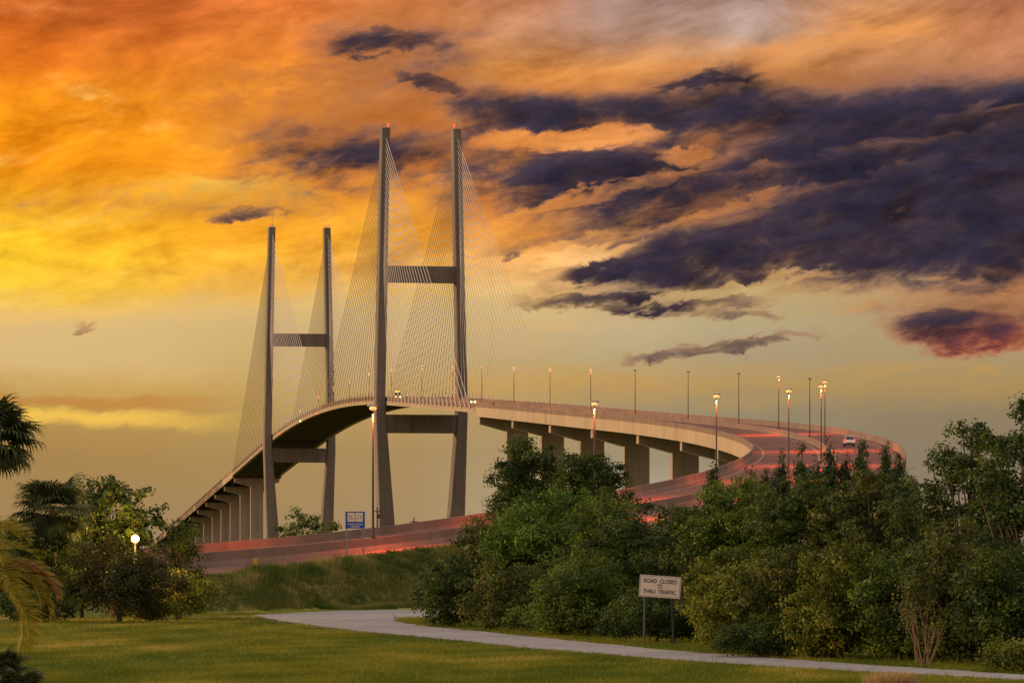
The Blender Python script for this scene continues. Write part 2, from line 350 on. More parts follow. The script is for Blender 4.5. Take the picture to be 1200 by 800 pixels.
# ------------------------------------------------------------------ alignment of the highway (s in metres from the near pylon, + towards us)
TAB = np.array([(0.0, -30.88, 1269.05, 57.54, 0), (20.0, -27.59, 1249.33, 56.5, 0), (40.0, -24.28, 1229.6, 55.46, 0), (60.0, -20.95, 1209.88, 54.42, 0), (80.0, -17.61, 1190.16, 53.38, 0), (100.0, -14.25, 1170.45, 52.33, 0), (120.0, -10.87, 1150.73, 51.27, 0), (140.0, -7.48, 1131.02, 50.2, 0), (160.0, -4.07, 1111.32, 49.12, 0), (180.0, -0.65, 1091.61, 48.03, 0), (200.0, 2.79, 1071.91, 46.93, 0), (220.0, 6.25, 1052.21, 45.81, 0), (240.0, 9.72, 1032.51, 44.68, 0), (260.0, 13.2, 1012.82, 43.55, 0), (280.0, 16.7, 993.13, 42.41, 0), (300.0, 20.22, 973.44, 41.26, 0), (320.0, 23.74, 953.75, 40.12, 0), (340.0, 27.28, 934.07, 38.98, 0), (360.0, 30.83, 914.39, 37.85, 0), (380.0, 34.34, 894.7, 36.72, 0), (400.0, 37.74, 874.99, 35.6, 0), (420.0, 40.95, 855.25, 34.47, 0.0035), (440.0, 43.89, 835.46, 33.35, 0.0071), (460.0, 46.5, 815.64, 32.22, 0.0108), (480.0, 48.74, 795.76, 31.08, 0.0145), (500.0, 50.6, 775.85, 29.94, 0.0182), (520.0, 52.07, 755.9, 28.78, 0.0219), (540.0, 53.13, 735.93, 27.62, 0.022), (560.0, 53.77, 715.94, 26.46, 0.0221), (580.0, 54.02, 695.94, 25.31, 0.0221), (600.0, 53.89, 675.94, 24.18, 0.0222), (620.0, 53.4, 655.95, 23.06, 0.0215), (640.0, 52.59, 635.97, 21.96, 0.0172), (660.0, 51.47, 616.0, 20.86, 0.0121), (680.0, 50.05, 596.05, 19.77, 0.007), (700.0, 48.34, 576.12, 18.66, 0.0025), (720.0, 46.33, 556.22, 17.54, 0), (740.0, 44.03, 536.36, 16.42, 0), (760.0, 41.44, 516.53, 15.3, 0), (780.0, 38.5, 496.74, 14.19, 0.0011), (800.0, 35.16, 477.02, 13.1, 0.0035), (820.0, 31.33, 457.39, 12.03, 0.0075), (840.0, 27.0, 437.87, 10.95, 0.0115), (860.0, 22.23, 418.45, 9.82, 0.0145), (880.0, 17.09, 399.12, 8.64, 0.0165), (900.0, 11.69, 379.86, 7.52, 0.020), (920.0, 6.12, 360.65, 6.51, 0.0259), (940.0, 0.47, 341.47, 5.58, 0.033), (960.0, -5.22, 322.29, 4.67, 0.0325), (980.0, -10.9, 303.12, 3.81, 0.0229), (1000.0, -16.58, 283.94, 3.05, 0.0135), (1020.0, -22.24, 264.76, 2.45, 0.0079), (1040.0, -27.9, 245.58, 1.93, 0.0043), (1060.0, -33.56, 226.39, 1.39, 0.0026), (1080.0, -39.21, 207.21, 0.85, 0.0), (1100.0, -44.86, 188.02, 0.4, 0.0), (1120.0, -50.5, 168.8, .3, 0), (1140.0, -56.1, 149.6, .3, 0)])
AX = np.array([.1639, -.98648])           # bridge axis, towards the camera
T1 = TAB[0, 1:3]; SPAN = 380.0; T2 = T1-AX*SPAN
def center(s):
    if s >= 0:
        return np.array([np.interp(s, TAB[:, 0], TAB[:, k]) for k in (1, 2, 3, 4)])
    p = T1+AX*s
    z = 57.54+4.75*(1-((s+190)/190)**2) if s > -SPAN else 57.54-.0567*(-SPAN-s)
    return np.array([p[0], p[1], z, 0.])
def frame(s):
    c = center(s); a = center(s-6); b = center(s+6); d = b[:2]-a[:2]; d /= np.linalg.norm(d)
    return c, d, np.array([-d[1], d[0]])       # centre, heading, right-hand normal as seen from the camera
def rp(s, o, h=0.):
    c, d, n = frame(s)
    return np.array([c[0]+n[0]*o, c[1]+n[1]*o, c[2]+c[3]*o+h])
def heading(s): d = frame(s)[1]; return math.atan2(d[1], d[0])
def srange(a, b, step=6.):
    n = max(1, int(math.ceil((b-a)/step))); return [a+(b-a)*i/n for i in range(n+1)]
def sweep(mb, prof, a, b, step=8., mi=0):
    mb.grid([[rp(s, o, h) for o, h in prof] for s in srange(a, b, step)], mi=mi)
RECT = lambda o0, o1, h0, h1: [(o0, h0), (o1, h0), (o1, h1), (o0, h1)]
def barrier_prof(o, side):                      # safety-shape parapet, sloped on its road side
    if side == 0: return [(o-.32, 0.), (o+.32, 0.), (o+.12, .42), (o+.09, 1.07), (o-.09, 1.07), (o-.12, .42)]
    i = -side
    return [(o, -.02), (o+i*.45, -.02), (o+i*.25, .38), (o+i*.2, 1.07), (o, 1.07)][::(1 if side > 0 else -1)]
HW = 12.0
ord_ = lambda k: ['first','second','third','fourth','fifth','sixth','seventh','eighth','ninth','tenth','eleventh','twelfth','thirteenth','fourteenth','fifteenth'][k]

# ------------------------------------------------------------------ ground
def bank_z(X, Y):
    """height of the grassy embankment that carries the low end of the ramp"""
    X = np.asarray(X, float); Y = np.asarray(Y, float); z = np.zeros_like(X)
    ss = np.arange(900, 1141, 5.); C = np.array([center(s)[:3] for s in ss]); Dn = np.array([frame(s)[2] for s in ss])
    dx = X[..., None]-C[:, 0]; dy = Y[..., None]-C[:, 1]; d2 = dx*dx+dy*dy; j = d2.argmin(-1)
    d = np.sqrt(np.take_along_axis(d2, j[..., None], -1)[..., 0])
    top = C[j, 2]-.28; top = top*np.clip((ss[j]-915)/40, 0, 1)
    side = (np.take_along_axis(dx, j[..., None], -1)[..., 0]*Dn[j, 0]+np.take_along_axis(dy, j[..., None], -1)[..., 0]*Dn[j, 1])
    wid = np.where(side > 0, 8.5, 7.)
    u = np.clip((d-12.8)/wid, 0, 1); u = u*u*(3-2*u)
    near = (j > 0) & (j < len(ss)-1) | (d < 30)
    z = top*(1-u)
    berm = np.clip((d-13.)/2.2, 0, 1)*np.clip((17.5-d)/2.5+1, 0, 1)*np.where(side > 0, 1, 0)*np.clip((1085-ss[j])/20, 0, 1)*np.clip((ss[j]-930)/20, 0, 1)
    z = z+berm*np.interp(ss[j], [1000, 1015, 1040, 1070], [1.95, 1.9, 1.25, .95])
    return np.where(near, np.maximum(z, 0), 0.)
def gz(x, y): return float(bank_z(np.array([x]), np.array([y]))[0])
def build_ground():
    xs = np.unique(np.concatenate([[-16000, -5000, -1500, -500, -200, -110], np.arange(-70, 46, 1.5), [70, 120, 300, 900, 3000, 16000]]))
    ys = np.unique(np.concatenate([[-3000, -300, -40, 20], np.arange(60, 380, 2.), [420, 520, 800, 1300, 2200, 5000, 20000]]))
    X, Y = np.meshgrid(xs, ys); Z = bank_z(X, Y); nx = len(xs)
    v = np.stack([X, Y, Z], -1).reshape(-1, 3)
    f = [(i*nx+j, i*nx+j+1, (i+1)*nx+j+1, (i+1)*nx+j) for i in range(len(ys)-1) for j in range(nx-1)]
    me = bpy.data.meshes.new('ground'); me.from_pydata(v.tolist(), [], f)
    m = bpy.data.materials.new('lawn_and_verge'); m.use_nodes = True; t = NT(m.node_tree); b = t.n['Principled BSDF']
    b.inputs['Roughness'].default_value = 1.; b.inputs['Specular IOR Level'].default_value = .05
    g = t.node('ShaderNodeNewGeometry').outputs['Position']
    mp = t.node('ShaderNodeMapping'); t.l.new(g, mp.inputs[0]); mp.inputs['Scale'].default_value = (1, .3, 1)
    n1 = t.noise(mp.outputs[0], .35, 5, .6).outputs['Fac']; n2 = t.noise(g, 6., 4, .7).outputs['Fac']
    c = t.ramp(n1, [(.3, (.085,.10,.012)), (.5, (.14,.145,.016)), (.66, (.22,.19,.030))])
    c = t.mix(t.ss(n2, .35, .75, 0., .5), c, (.07, .08, .015))
    z = t.xyz(g)[2]
    c = t.mix(t.ss(z, .05, .5), c, t.mix(n1, (.07,.07,.018), (.15,.12,.04)))
    t.put(b.inputs['Base Color'], c); me.materials.append(m)
    tag(link('ground', me), kind='structure')
build_ground()

def gp(x, y, z=0.):                      # photograph pixel on level ground
    Y = (EYE-z)*F_PX/(y-HOR); return ((x-600)/F_PX*Y, Y)
def build_path():
    up = [(1260, 792.5), (1200, 790.5), (1100, 784), (1000, 777.5), (900, 770.5), (800, 763), (740, 757.5), (680, 751.5), (620, 745.5), (560, 739.5), (510, 734.5), (480, 731), (462, 727.6), (470, 724.2), (497, 722.4), (560, 721.0), (640, 719.8)]
    lo = [(1260, 801), (1200, 797.2), (1100, 792), (1000, 787), (900, 781), (800, 774), (740, 769.5), (680, 764.5), (620, 759.5), (560, 753), (500, 746.5), (440, 741.2), (380, 734.5), (330, 727.5), (296, 720.6), (400, 715.2), (640, 712.4)]
    # resample both edges and skin them
    def fine(pts):
        q = np.array([gp(*p) for p in pts]); u = np.linspace(0, len(q)-1, 130); u0 = np.arange(len(q))
        return np.stack([np.interp(u, u0, q[:, 0])+np.convolve(rng.normal(0, .14, 132), [.25,.5,.25], 'valid')[:130], np.interp(u, u0, q[:, 1])+rng.normal(0, .25, 130)], 1)
    A = fine(up); B = fine(lo)
    soil = MB(); rows = []
    for k in range(66, 112):
        w = .5+.5*math.sin((k-66)/46*math.pi)*1.6+abs(rng.normal(0, .35)); b_ = B[k]; dv_ = (B[k]-A[k]); dv_ /= np.linalg.norm(dv_)
        rows.append([(b_[0]+dv_[0]*(w*f-.4), b_[1]+dv_[1]*(w*f-.4)*2.2, gz(b_[0], b_[1])+.006) for f in (0, .5, 1.)])
    soil.grid(rows, cap=False, closed=False); tag(soil.obj('soil_edge', mat('edge_soil', (.16,.12,.085), .95, 0., 1., 1.8, (.085,.075,.03))), kind='structure')
    mb = MB(); rows = []
    for (ax, ay), (bx, by) in zip(A, B):
        rows.append([(bx+(ax-bx)*k/6, by+(ay-by)*k/6, gz(bx+(ax-bx)*k/6, by+(ay-by)*k/6)+.012) for k in range(7)])
    mb.grid(rows, cap=False, closed=False)
    tag(mb.obj('path', PATHM), kind='structure')
    # thin worn track going on to the left
    mb = MB(); rows = []
    for x, y0, y1 in ((300, 721.4, 723.4), (240, 722.3, 724.2), (170, 723.2, 724.8), (90, 724.4, 725.8), (-30, 726., 727.)):
        p = [gp(x, y0+(y1-y0)*k/3) for k in range(4)]
        rows.append([(q[0], q[1], gz(*q)+.008) for q in p])
    mb.grid(rows, cap=False, closed=False)
    tag(mb.obj('dirt_track', mat('bare_soil', (.19,.15,.11), .95, 0., .8, 1.5, (.12,.10,.06))), kind='structure')
build_path()

# ------------------------------------------------------------------ cable-stayed bridge
def build_bridge():
    br = thing('cable_stayed_bridge', 'tall cable-stayed road bridge with two H-shaped concrete pylons and fans of stays', 'bridge', (float(T1[0]), float(T1[1]), 0))
    org = br.location[:]
    A0, A1 = -SPAN-190, 190
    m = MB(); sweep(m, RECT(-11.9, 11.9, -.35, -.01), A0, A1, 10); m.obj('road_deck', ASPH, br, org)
    for sd in (-1, 1):
        m = MB(); sweep(m, RECT(min(sd*10.7, sd*12.1), max(sd*10.7, sd*12.1), -1.75, -.36), A0, A1, 10); m.obj('edge_girder', FASC, br, org)
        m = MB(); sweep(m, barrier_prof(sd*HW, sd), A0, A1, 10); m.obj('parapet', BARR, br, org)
    m = MB(); sweep(m, barrier_prof(0, 0), A0, A1, 10); m.obj('median_barrier', BARR, br, org)
    for k in range(85):
        s = A0+4+k*9.
        m = MB(); m.grid([[rp(s-.3, -10.7, -1.6), rp(s+.3, -10.7, -1.6), rp(s+.3, -10.7, -.36), rp(s-.3, -10.7, -.36)], [rp(s-.3, 10.7, -1.6), rp(s+.3, 10.7, -1.6), rp(s+.3, 10.7, -.36), rp(s-.3, 10.7, -.36)]])
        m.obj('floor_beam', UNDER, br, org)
    cz = lambda z: float(np.interp(z, [0, 52, 60, 149], [11.0, 13.9, 13.95, 12.1]))
    for ti, T in enumerate((T1, T2)):
        N = np.array([-AX[1], AX[0]])
        def q(a, o, z): p = T+AX*a+N*o; return (p[0], p[1], z)
        for sd in (-1, 1):
            m = MB(); rings = []
            for z, w, L in ((-1, 6.0, 8.6), (46, 3.7, 7.0), (52, 3.45, 6.8), (60, 3.2, 6.6), (102, 3.0, 6.2), (149, 2.8, 5.8)):
                c = sd*cz(max(z, 0)); ch = .25
                rings.append([q(-L/2, c-w/2, z), q(L/2-ch, c-w/2, z), q(L/2, c-w/2+ch, z), q(L/2, c+w/2-ch, z), q(L/2-ch, c+w/2, z), q(-L/2, c+w/2, z)])
            m.grid(rings); leg = m.obj('pylon_leg', PYLON, br, org)
            m = MB(); c = sd*cz(149); m.tube([q(1.2, c-.9*(1 if ti == 0 else -1)*sd, 149), q(1.2, c-.9*(1 if ti == 0 else -1)*sd, 149.9)], .12, 6); m.ball(q(1.2, c-.9*(1 if ti == 0 else -1)*sd, 150.2), .42, 8); m.obj('aviation_light', REDL, leg, org)
            m = MB(); m.tube([q(-1.5, c-1.2, 149), q(-1.5, c+1.2, 149), ], .06, 4)
            for oo in (-1.2, -.4, .4, 1.2):
                for aa in (-2.6, 2.6): m.tube([q(aa, c+oo, 149), q(aa, c+oo, 150.1)], .05, 4)
            for aa in (-2.6, 2.6): m.tube([q(aa, c-1.25, 150.1), q(aa, c+1.25, 150.1)], .05, 4)
            m.obj('top_railing', STEEL, leg, org)
            if (ti == 1 and sd < 0) or (ti == 0 and sd > 0):
                m = MB(); m.tube([q(0, c+.2, 149), q(0, c+.2, 157)], [.1, .04], 5); m.obj('lightning_rod', STEEL, leg, org)
        for z0, z1, L in ((46.4, 52.5, 5.6), (97.2, 102.6, 4.6)):
            a0, a1 = cz(z0), cz(z1); i0 = a0-np.interp(z0, [46, 60, 102], [1.85, 1.6, 1.5])+.15; i1 = a1-np.interp(z1, [46, 60, 102], [1.85, 1.6, 1.5])+.15
            m = MB(); m.grid([[q(-L/2, -i0, z0), q(L/2, -i0, z0), q(L/2, i0, z0), q(-L/2, i0, z0)], [q(-L/2, -i1, z1), q(L/2, -i1, z1), q(L/2, i1, z1), q(-L/2, i1, z1)]])
            m.obj('crossbeam', PYLON, br, org)
        s0 = 0 if ti == 0 else -SPAN
        for sd in (-1, 1):
            for dr in (-1, 1):
                for k in range(22):
                    zt = 103.5+k*(145.5-103.5)/21; sdk = s0+dr*(11.+k*8.25)
                    a = np.array(q(dr*2.9, sd*cz(zt), zt)); b = rp(sdk, sd*12.35, -.5)
                    l = b-a; L = np.linalg.norm(l); l /= L
                    m = MB(); m.tube([a, b-l*4.], .098, 5); m.tube([b-l*4.05, b-l*3.2], [.11, .23], 6); m.tube([b-l*3.2, b], .2, 6)
                    m.obj('stay_cable', STAY, br, org)
    # small navigation and walkway lights under the near edge of the main span
    for s, mt_ in ((-370+30, REDL), (-262, GREENL), (-200, REDL)):
        m = MB(); p = rp(s, -12.35, -1.6); m.tube([p+np.array((0,0,.5)), p], .08, 5); m.ball(p, .36); m.obj('navigation_light', mt_, br, org)
    m = MB(); sweep(m, RECT(-12.22, -12.12, -.9, -.8), A0, A1, 20); m.obj('conduit', STEEL, br, org)
build_bridge()

def pier(parent, org, s, zcap, base=-1., depth=2.6, shaft=6.2):
    """solid wall pier under a tapered hammerhead cap"""
    c, d, n = frame(s)
    def q(a, o, z): return (c[0]+d[0]*a+n[0]*o, c[1]+d[1]*a+n[1]*o, z+c[3]*o*0)
    h = shaft/2; t = depth/2
    m = MB(); m.grid([[q(-t, -h, base), q(t, -h, base), q(t, h, base), q(-t, h, base)], [q(-t, -h, zcap-3.7), q(t, -h, zcap-3.7), q(t, h, zcap-3.7), q(-t, h, zcap-3.7)]])
    sh = m.obj('pier', CONC, parent, org)
    m = MB(); t2 = t+.12; prof = [(-11, 0), (11, 0), (11, -1.9), (h+.12, -4.), (-h-.12, -4.), (-11, -1.9)]
    m.grid([[q(-t2, o, zcap+z+c[3]*o) for o, z in prof], [q(t2, o, zcap+z+c[3]*o) for o, z in prof]])
    m.obj('pier_cap', CONC, sh, org)
    m = MB()
    for o in (-9.5, -5.5, -1.8, 1.8, 5.5, 9.5): p = q(0, o, zcap+.12+c[3]*o); m.box(p, (.8, .8, .26), rz=heading(s))
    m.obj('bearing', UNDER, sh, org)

def viaduct(root, org, a, b, piers, last_span=None):
    cuts = [a]+[p for p in piers if a+5 < p < b-5]+[b]
    for i in range(len(cuts)-1):
        u, v = cuts[i]+.12, cuts[i+1]-.12
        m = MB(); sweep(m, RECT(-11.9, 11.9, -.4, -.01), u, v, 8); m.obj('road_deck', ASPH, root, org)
        if center((u+v)/2)[2] > 4.5:
            for sd in (-1, 1):
                lo, hi = sorted((sd*11.35, sd*12.0)); m = MB()
                sweep(m, [(lo, -2.75), (hi, -2.75), (hi, -.03) if sd > 0 else (hi, -.42), (lo, -.42) if sd > 0 else (lo, -.03)], u, v, 8); m.obj('fascia_girder', FASC, root, org)
            for o in (-7.4, -2.6, 2.6, 7.4):
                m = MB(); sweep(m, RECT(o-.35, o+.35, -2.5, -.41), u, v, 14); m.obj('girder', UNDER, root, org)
        for sd in (-1, 1):
            if sd > 0 and v > 945: continue
            m = MB(); sweep(m, barrier_prof(sd*HW, sd), u, v, 6); m.obj('parapet', BARR, root, org)
        if v < 1150:
            m = MB(); sweep(m, barrier_prof(0, 0), u, v, 6); m.obj('median_barrier', BARR, root, org)
    for p in piers:
        z = center(p)[2]
        if z > 5: pier(root, org, p, z-2.75-.26)
    for o, dash in ((-10.2, 0), (-5.9, 1), (-1.3, 0), (1.3, 0), (5.9, 1), (10.2, 0)):
        m = MB()
        if dash:
            s = a+4
            while s < b-4: m.grid([[rp(t, o-.09, .006), rp(t, o+.09, .006)] for t in (s, s+3)], cap=False, closed=False); s += 12
        else: m.grid([[rp(t, o-.08, .006), rp(t, o+.08, .006)] for t in srange(a, b, 8)], cap=False, closed=False)
        m.obj('lane_line', LINE, root, org)

def build_viaducts():
    far = thing('approach_viaduct', 'long straight concrete viaduct descending to the left behind the far pylon', 'viaduct', (*rp(-900, 0)[:2], 0))
    viaduct(far, far.location[:], -1330., -570., [-572-55*k for k in range(14)])
    p0 = center(600)
    nr = thing('approach_viaduct', 'curved concrete viaduct sweeping right from the near pylon and back down to the left', 'viaduct', (p0[0], p0[1], 0))
    ps = [192+55*k for k in range(14)]
    viaduct(nr, nr.location[:], 190., 1140., ps+[962, 1020, 1080])
    # W-beam guard rail on the near edge of the low ramp
    g = thing('guard_rail', 'low steel guard rail along the grassy near edge of the ramp', 'guard rail', tuple(rp(1000, 12.2)))
    org = g.location[:]
    m = MB(); prof = [(12.1, .3), (12.16, .34), (12.1, .42), (12.16, .5), (12.1, .56), (12.04, .5), (12.04, .34)]
    sweep(m, prof, 945, 1026, 4); m.obj('rail', STEEL, g, org)
    s = 945
    while s <= 1026:
        m = MB(); p = rp(s, 12.32); m.box((p[0], p[1], p[2]+.05), (.16, .16, 1.1), rz=heading(s)); m.obj('post', BLACKM, g, org); s += 2.6
build_viaducts()

# ------------------------------------------------------------------ lamp posts on the median
def lamp_post(s, lit, label, light=True, group='lamp posts on the highway median'):
    p = rp(s, 0, 1.0); H = 10.35
    t = thing('lamp_post', label, 'lamp post', tuple(p), heading(s)+math.pi/2, group)
    m = MB(); m.box((0, 0, .1), (.34, .34, .2)); m.tube([(0,0,.2), (0,0,H*.5), (0,0,H)], [.115, .09, .06], 7); link('pole', m.mesh('pole', POLEM), t)
    m = MB(); m.tube([(-.4,0,H+.3), (0,0,H+.2), (.4,0,H+.3)], .04, 5); link('arm', m.mesh('arm', STEEL), t)
    for sg in (1,):
        m = MB(); prof = lambda k, w: [(k, -w, H+.28), (k, w, H+.28), (k, w*.6, H+.42), (k, -w*.6, H+.42)]
        m.grid([prof(-.45, .1), prof(-.3, .24), prof(.3, .24), prof(.45, .1)]); hd = link('lamp_head', m.mesh('lamp_head', STEEL), t)
        m = MB(); m.ball((0, 0, H+.12), (.32 if s > 880 else .36) if lit else .2, 8, sz=.55); link('bulb', m.mesh('bulb', (SODIUM if lit > 1 else SODDIM) if lit else DEADL, smooth=True), hd)
    if lit and light:
        ld = bpy.data.lights.new('lamp_light', 'SPOT'); ld.energy = 30000 if s > 880 else 26000 if s > 440 else 11000; ld.color = (1., .15, .045); ld.spot_size = R(156); ld.spot_blend = 1.; ld.shadow_soft_size = .3
        link('lamp_light', ld, t, (0, 0, H-.3))
    return t
LP = [(130,1),(187,1),(244,1),(301,1),(356,0),(416,0),(476,0),(533,2),(596,0),(655,2),(736,2),(800,2),(857,2),(913,2),(981,2)]
names = {0:'lamp post nearest the near pylon on the curved approach', 8:'lamp post with its head in front of grey sky just left of the twin posts'}
for k, (s, lit) in enumerate(LP):
    side = ['dark unlit', 'faintly lit', 'glowing orange'][lit]
    lamp_post(s, lit, f'{side} tall median lamp post, {ord_(k)} after the near pylon on the curve')
for k, s in enumerate((72, 3)):
    lamp_post(s, 1, ['faintly lit lamp post on the deck just right of the near pylon', 'faintly lit lamp post on the deck between the legs of the near pylon'][k])
for k, s in enumerate((-75, -138, -198, -252, -306)):
    lamp_post(s, 1, f'tiny lit lamp post on the main span, {ord_(k)} beyond the near pylon')
for k, s in enumerate((-377, -430, -490, -600, -690, -800, -905, -965)):
    lamp_post(s, 2 if s < -780 else 1, f'tiny lit lamp post on the left viaduct, {ord_(k)} beyond the far pylon', light=s > -500)

# ------------------------------------------------------------------ vehicles
def vehicle(s, o, away, prof, width, paint, label, cat, name, head=False, tail=False, roof=None, marker=False):
    """prof: side outline (x along travel, z); glass: side windows follow the cabin"""
    rz = heading(s)+(math.pi if away else 0)
    p = rp(s, o, .01); t = thing(name, label, cat, tuple(p), rz)
    h = width/2
    m = MB(); low = [(x, z) for x, z in prof]
    ring = lambda y, k: [(x*(1 if z < .9 else 1), y*(1 if z < .95 else k), z) for x, z in low]
    m.grid([ring(-h*.93, .84), ring(-h, .86), ring(h, .86), ring(h*.93, .84)]); link('body', m.mesh('body', paint), t)
    x0 = min(x for x, z in low); x1 = max(x for x, z in low); cab = [(x, z) for x, z in low if z > .95]
    zt = max(z for x, z in cab); xs_ = [x for x, z in cab if z > zt-.2]; xb = [x for x, z in cab]
    # front and rear screens and side glass as thin raised panes
    fr, re = max(xs_), min(xs_); fb, rb = max(xb), min(xb); zb = min(z for x, z in cab)
    for xa, xc in ((fr, fb), (re, rb)):
        e = .02 if xa == fr else -.02; w = h*.74
        m = MB(); k0, k1 = .12, .88
        pt = lambda k, y: (xa+(xc-xa)*k+e*1.5, y, zt+(zb-zt)*k+.015)
        m.grid([[pt(k0, -w*.95), pt(k0, w*.95), pt(k1, w*1.05), pt(k1, -w*1.05)], [(q[0]-e*2, q[1], q[2]-.02) for q in (pt(k0, -w*.95), pt(k0, w*.95), pt(k1, w*1.05), pt(k1, -w*1.05))]])
        link('windscreen' if e > 0 else 'rear_window', m.mesh('windscreen', GLASS), t)
    for sg in (-1, 1):
        m = MB(); y = sg*h*.855
        pts = [(re+.1, y*1.0, zt-.1), (fr-.05, y*1.0, zt-.1), (fb-.25, y*1.15, zb+.1), (rb+.2, y*1.15, zb+.1)]
        m.grid([pts, [(a, b+sg*.02, c) for a, b, c in pts]]); link('side_window', m.mesh('side_window', GLASS), t)
        for xx in (x0+.85, x1-.9):
            m = MB(); m.tube([(xx, sg*(h-.22), .33), (xx, sg*(h+.01), .33)], .33, 12); w_ = link('wheel', m.mesh('wheel', RUBBER), t)
            m = MB(); m.tube([(xx, sg*(h), .33), (xx, sg*(h+.025), .33)], .2, 8); link('rim', m.mesh('rim', STEEL), w_)
        m = MB(); m.box((x1-.02, sg*(h-.3), .72), (.12, .42, .2)) if not head else m.ball((x1, sg*(h-.34), .78), .36, 8)
        link('headlight', m.mesh('headlight', HEADL if head else STEEL, smooth=head), t)
        m = MB(); m.box((x0+.02, sg*(h-.2), .98), (.12, .3, .34)); link('tail_light', m.mesh('tail_light', TAILL if tail else REDOFF), t)
        m = MB(); m.box((fb-.35, sg*(h+.06), zb+.08), (.16, .2, .14)); link('mirror', m.mesh('mirror', paint), t)
    m = MB(); m.box((x0-.01, 0, .42), (.1, width*.92, .26)); link('rear_bumper', m.mesh('rear_bumper', BLACKM), t)
    m = MB(); m.box((x0-.05, 0, .72), (.04, .5, .14)); link('number_plate', m.mesh('number_plate', PANEL), t)
    m = MB(); m.box((x1+.0, 0, .42), (.1, width*.9, .26)); link('front_bumper', m.mesh('front_bumper', BLACKM), t)
    if marker:
        for y in (-.55, 0, .55):
            m = MB(); m.ball((re+.9 if zt < 2.58 else 1.6, y, zt+.12), .26, 6); link('marker_light', m.mesh('marker_light', AMBER), t)
    return t
REDOFF = mat('tail_lens_off', (.25,.02,.02), .3)
SEDAN = [(-2.25,.28),(2.25,.28),(2.3,.6),(2.1,.82),(1.0,.93),(.98,.96),(.25,1.42),(-1.0,1.44),(-1.75,1.02),(-1.8,.93),(-2.25,.9),(-2.3,.6)]
SUVP = [(-2.3,.32),(2.3,.32),(2.35,.7),(2.2,.95),(1.15,1.05),(1.1,1.08),(.4,1.68),(-1.9,1.74),(-2.2,1.12),(-2.26,1.02),(-2.32,.7)]
TRUCK = [(-4.6,.4),(3.2,.4),(3.25,1.0),(3.2,1.35),(2.3,1.5),(2.25,1.55),(1.6,2.55),(-4.5,2.6),(-4.58,1.5),(-4.6,1.0)]
vehicle(150, -6.3, False, SEDAN, 1.8, DARKP, 'car coming over the bridge with both headlights glowing beside the near pylon', 'car', 'car', head=True)
vehicle(-34, -3.6, False, TRUCK, 2.4, TRUCKP, 'truck with amber roof lights on the deck between the near pylon legs', 'truck', 'truck', head=True, marker=True)
vehicle(626, 5.2, True, SUVP, 1.9, WHITEP, 'white sport utility car with lit tail lights driving away on the curve', 'car', 'sport_utility_car', tail=True)
vehicle(786, 3.7, True, SEDAN, 1.8, DARKP, 'dark car with red tail lights half hidden by juniper tops on the curve', 'car', 'car', tail=True)

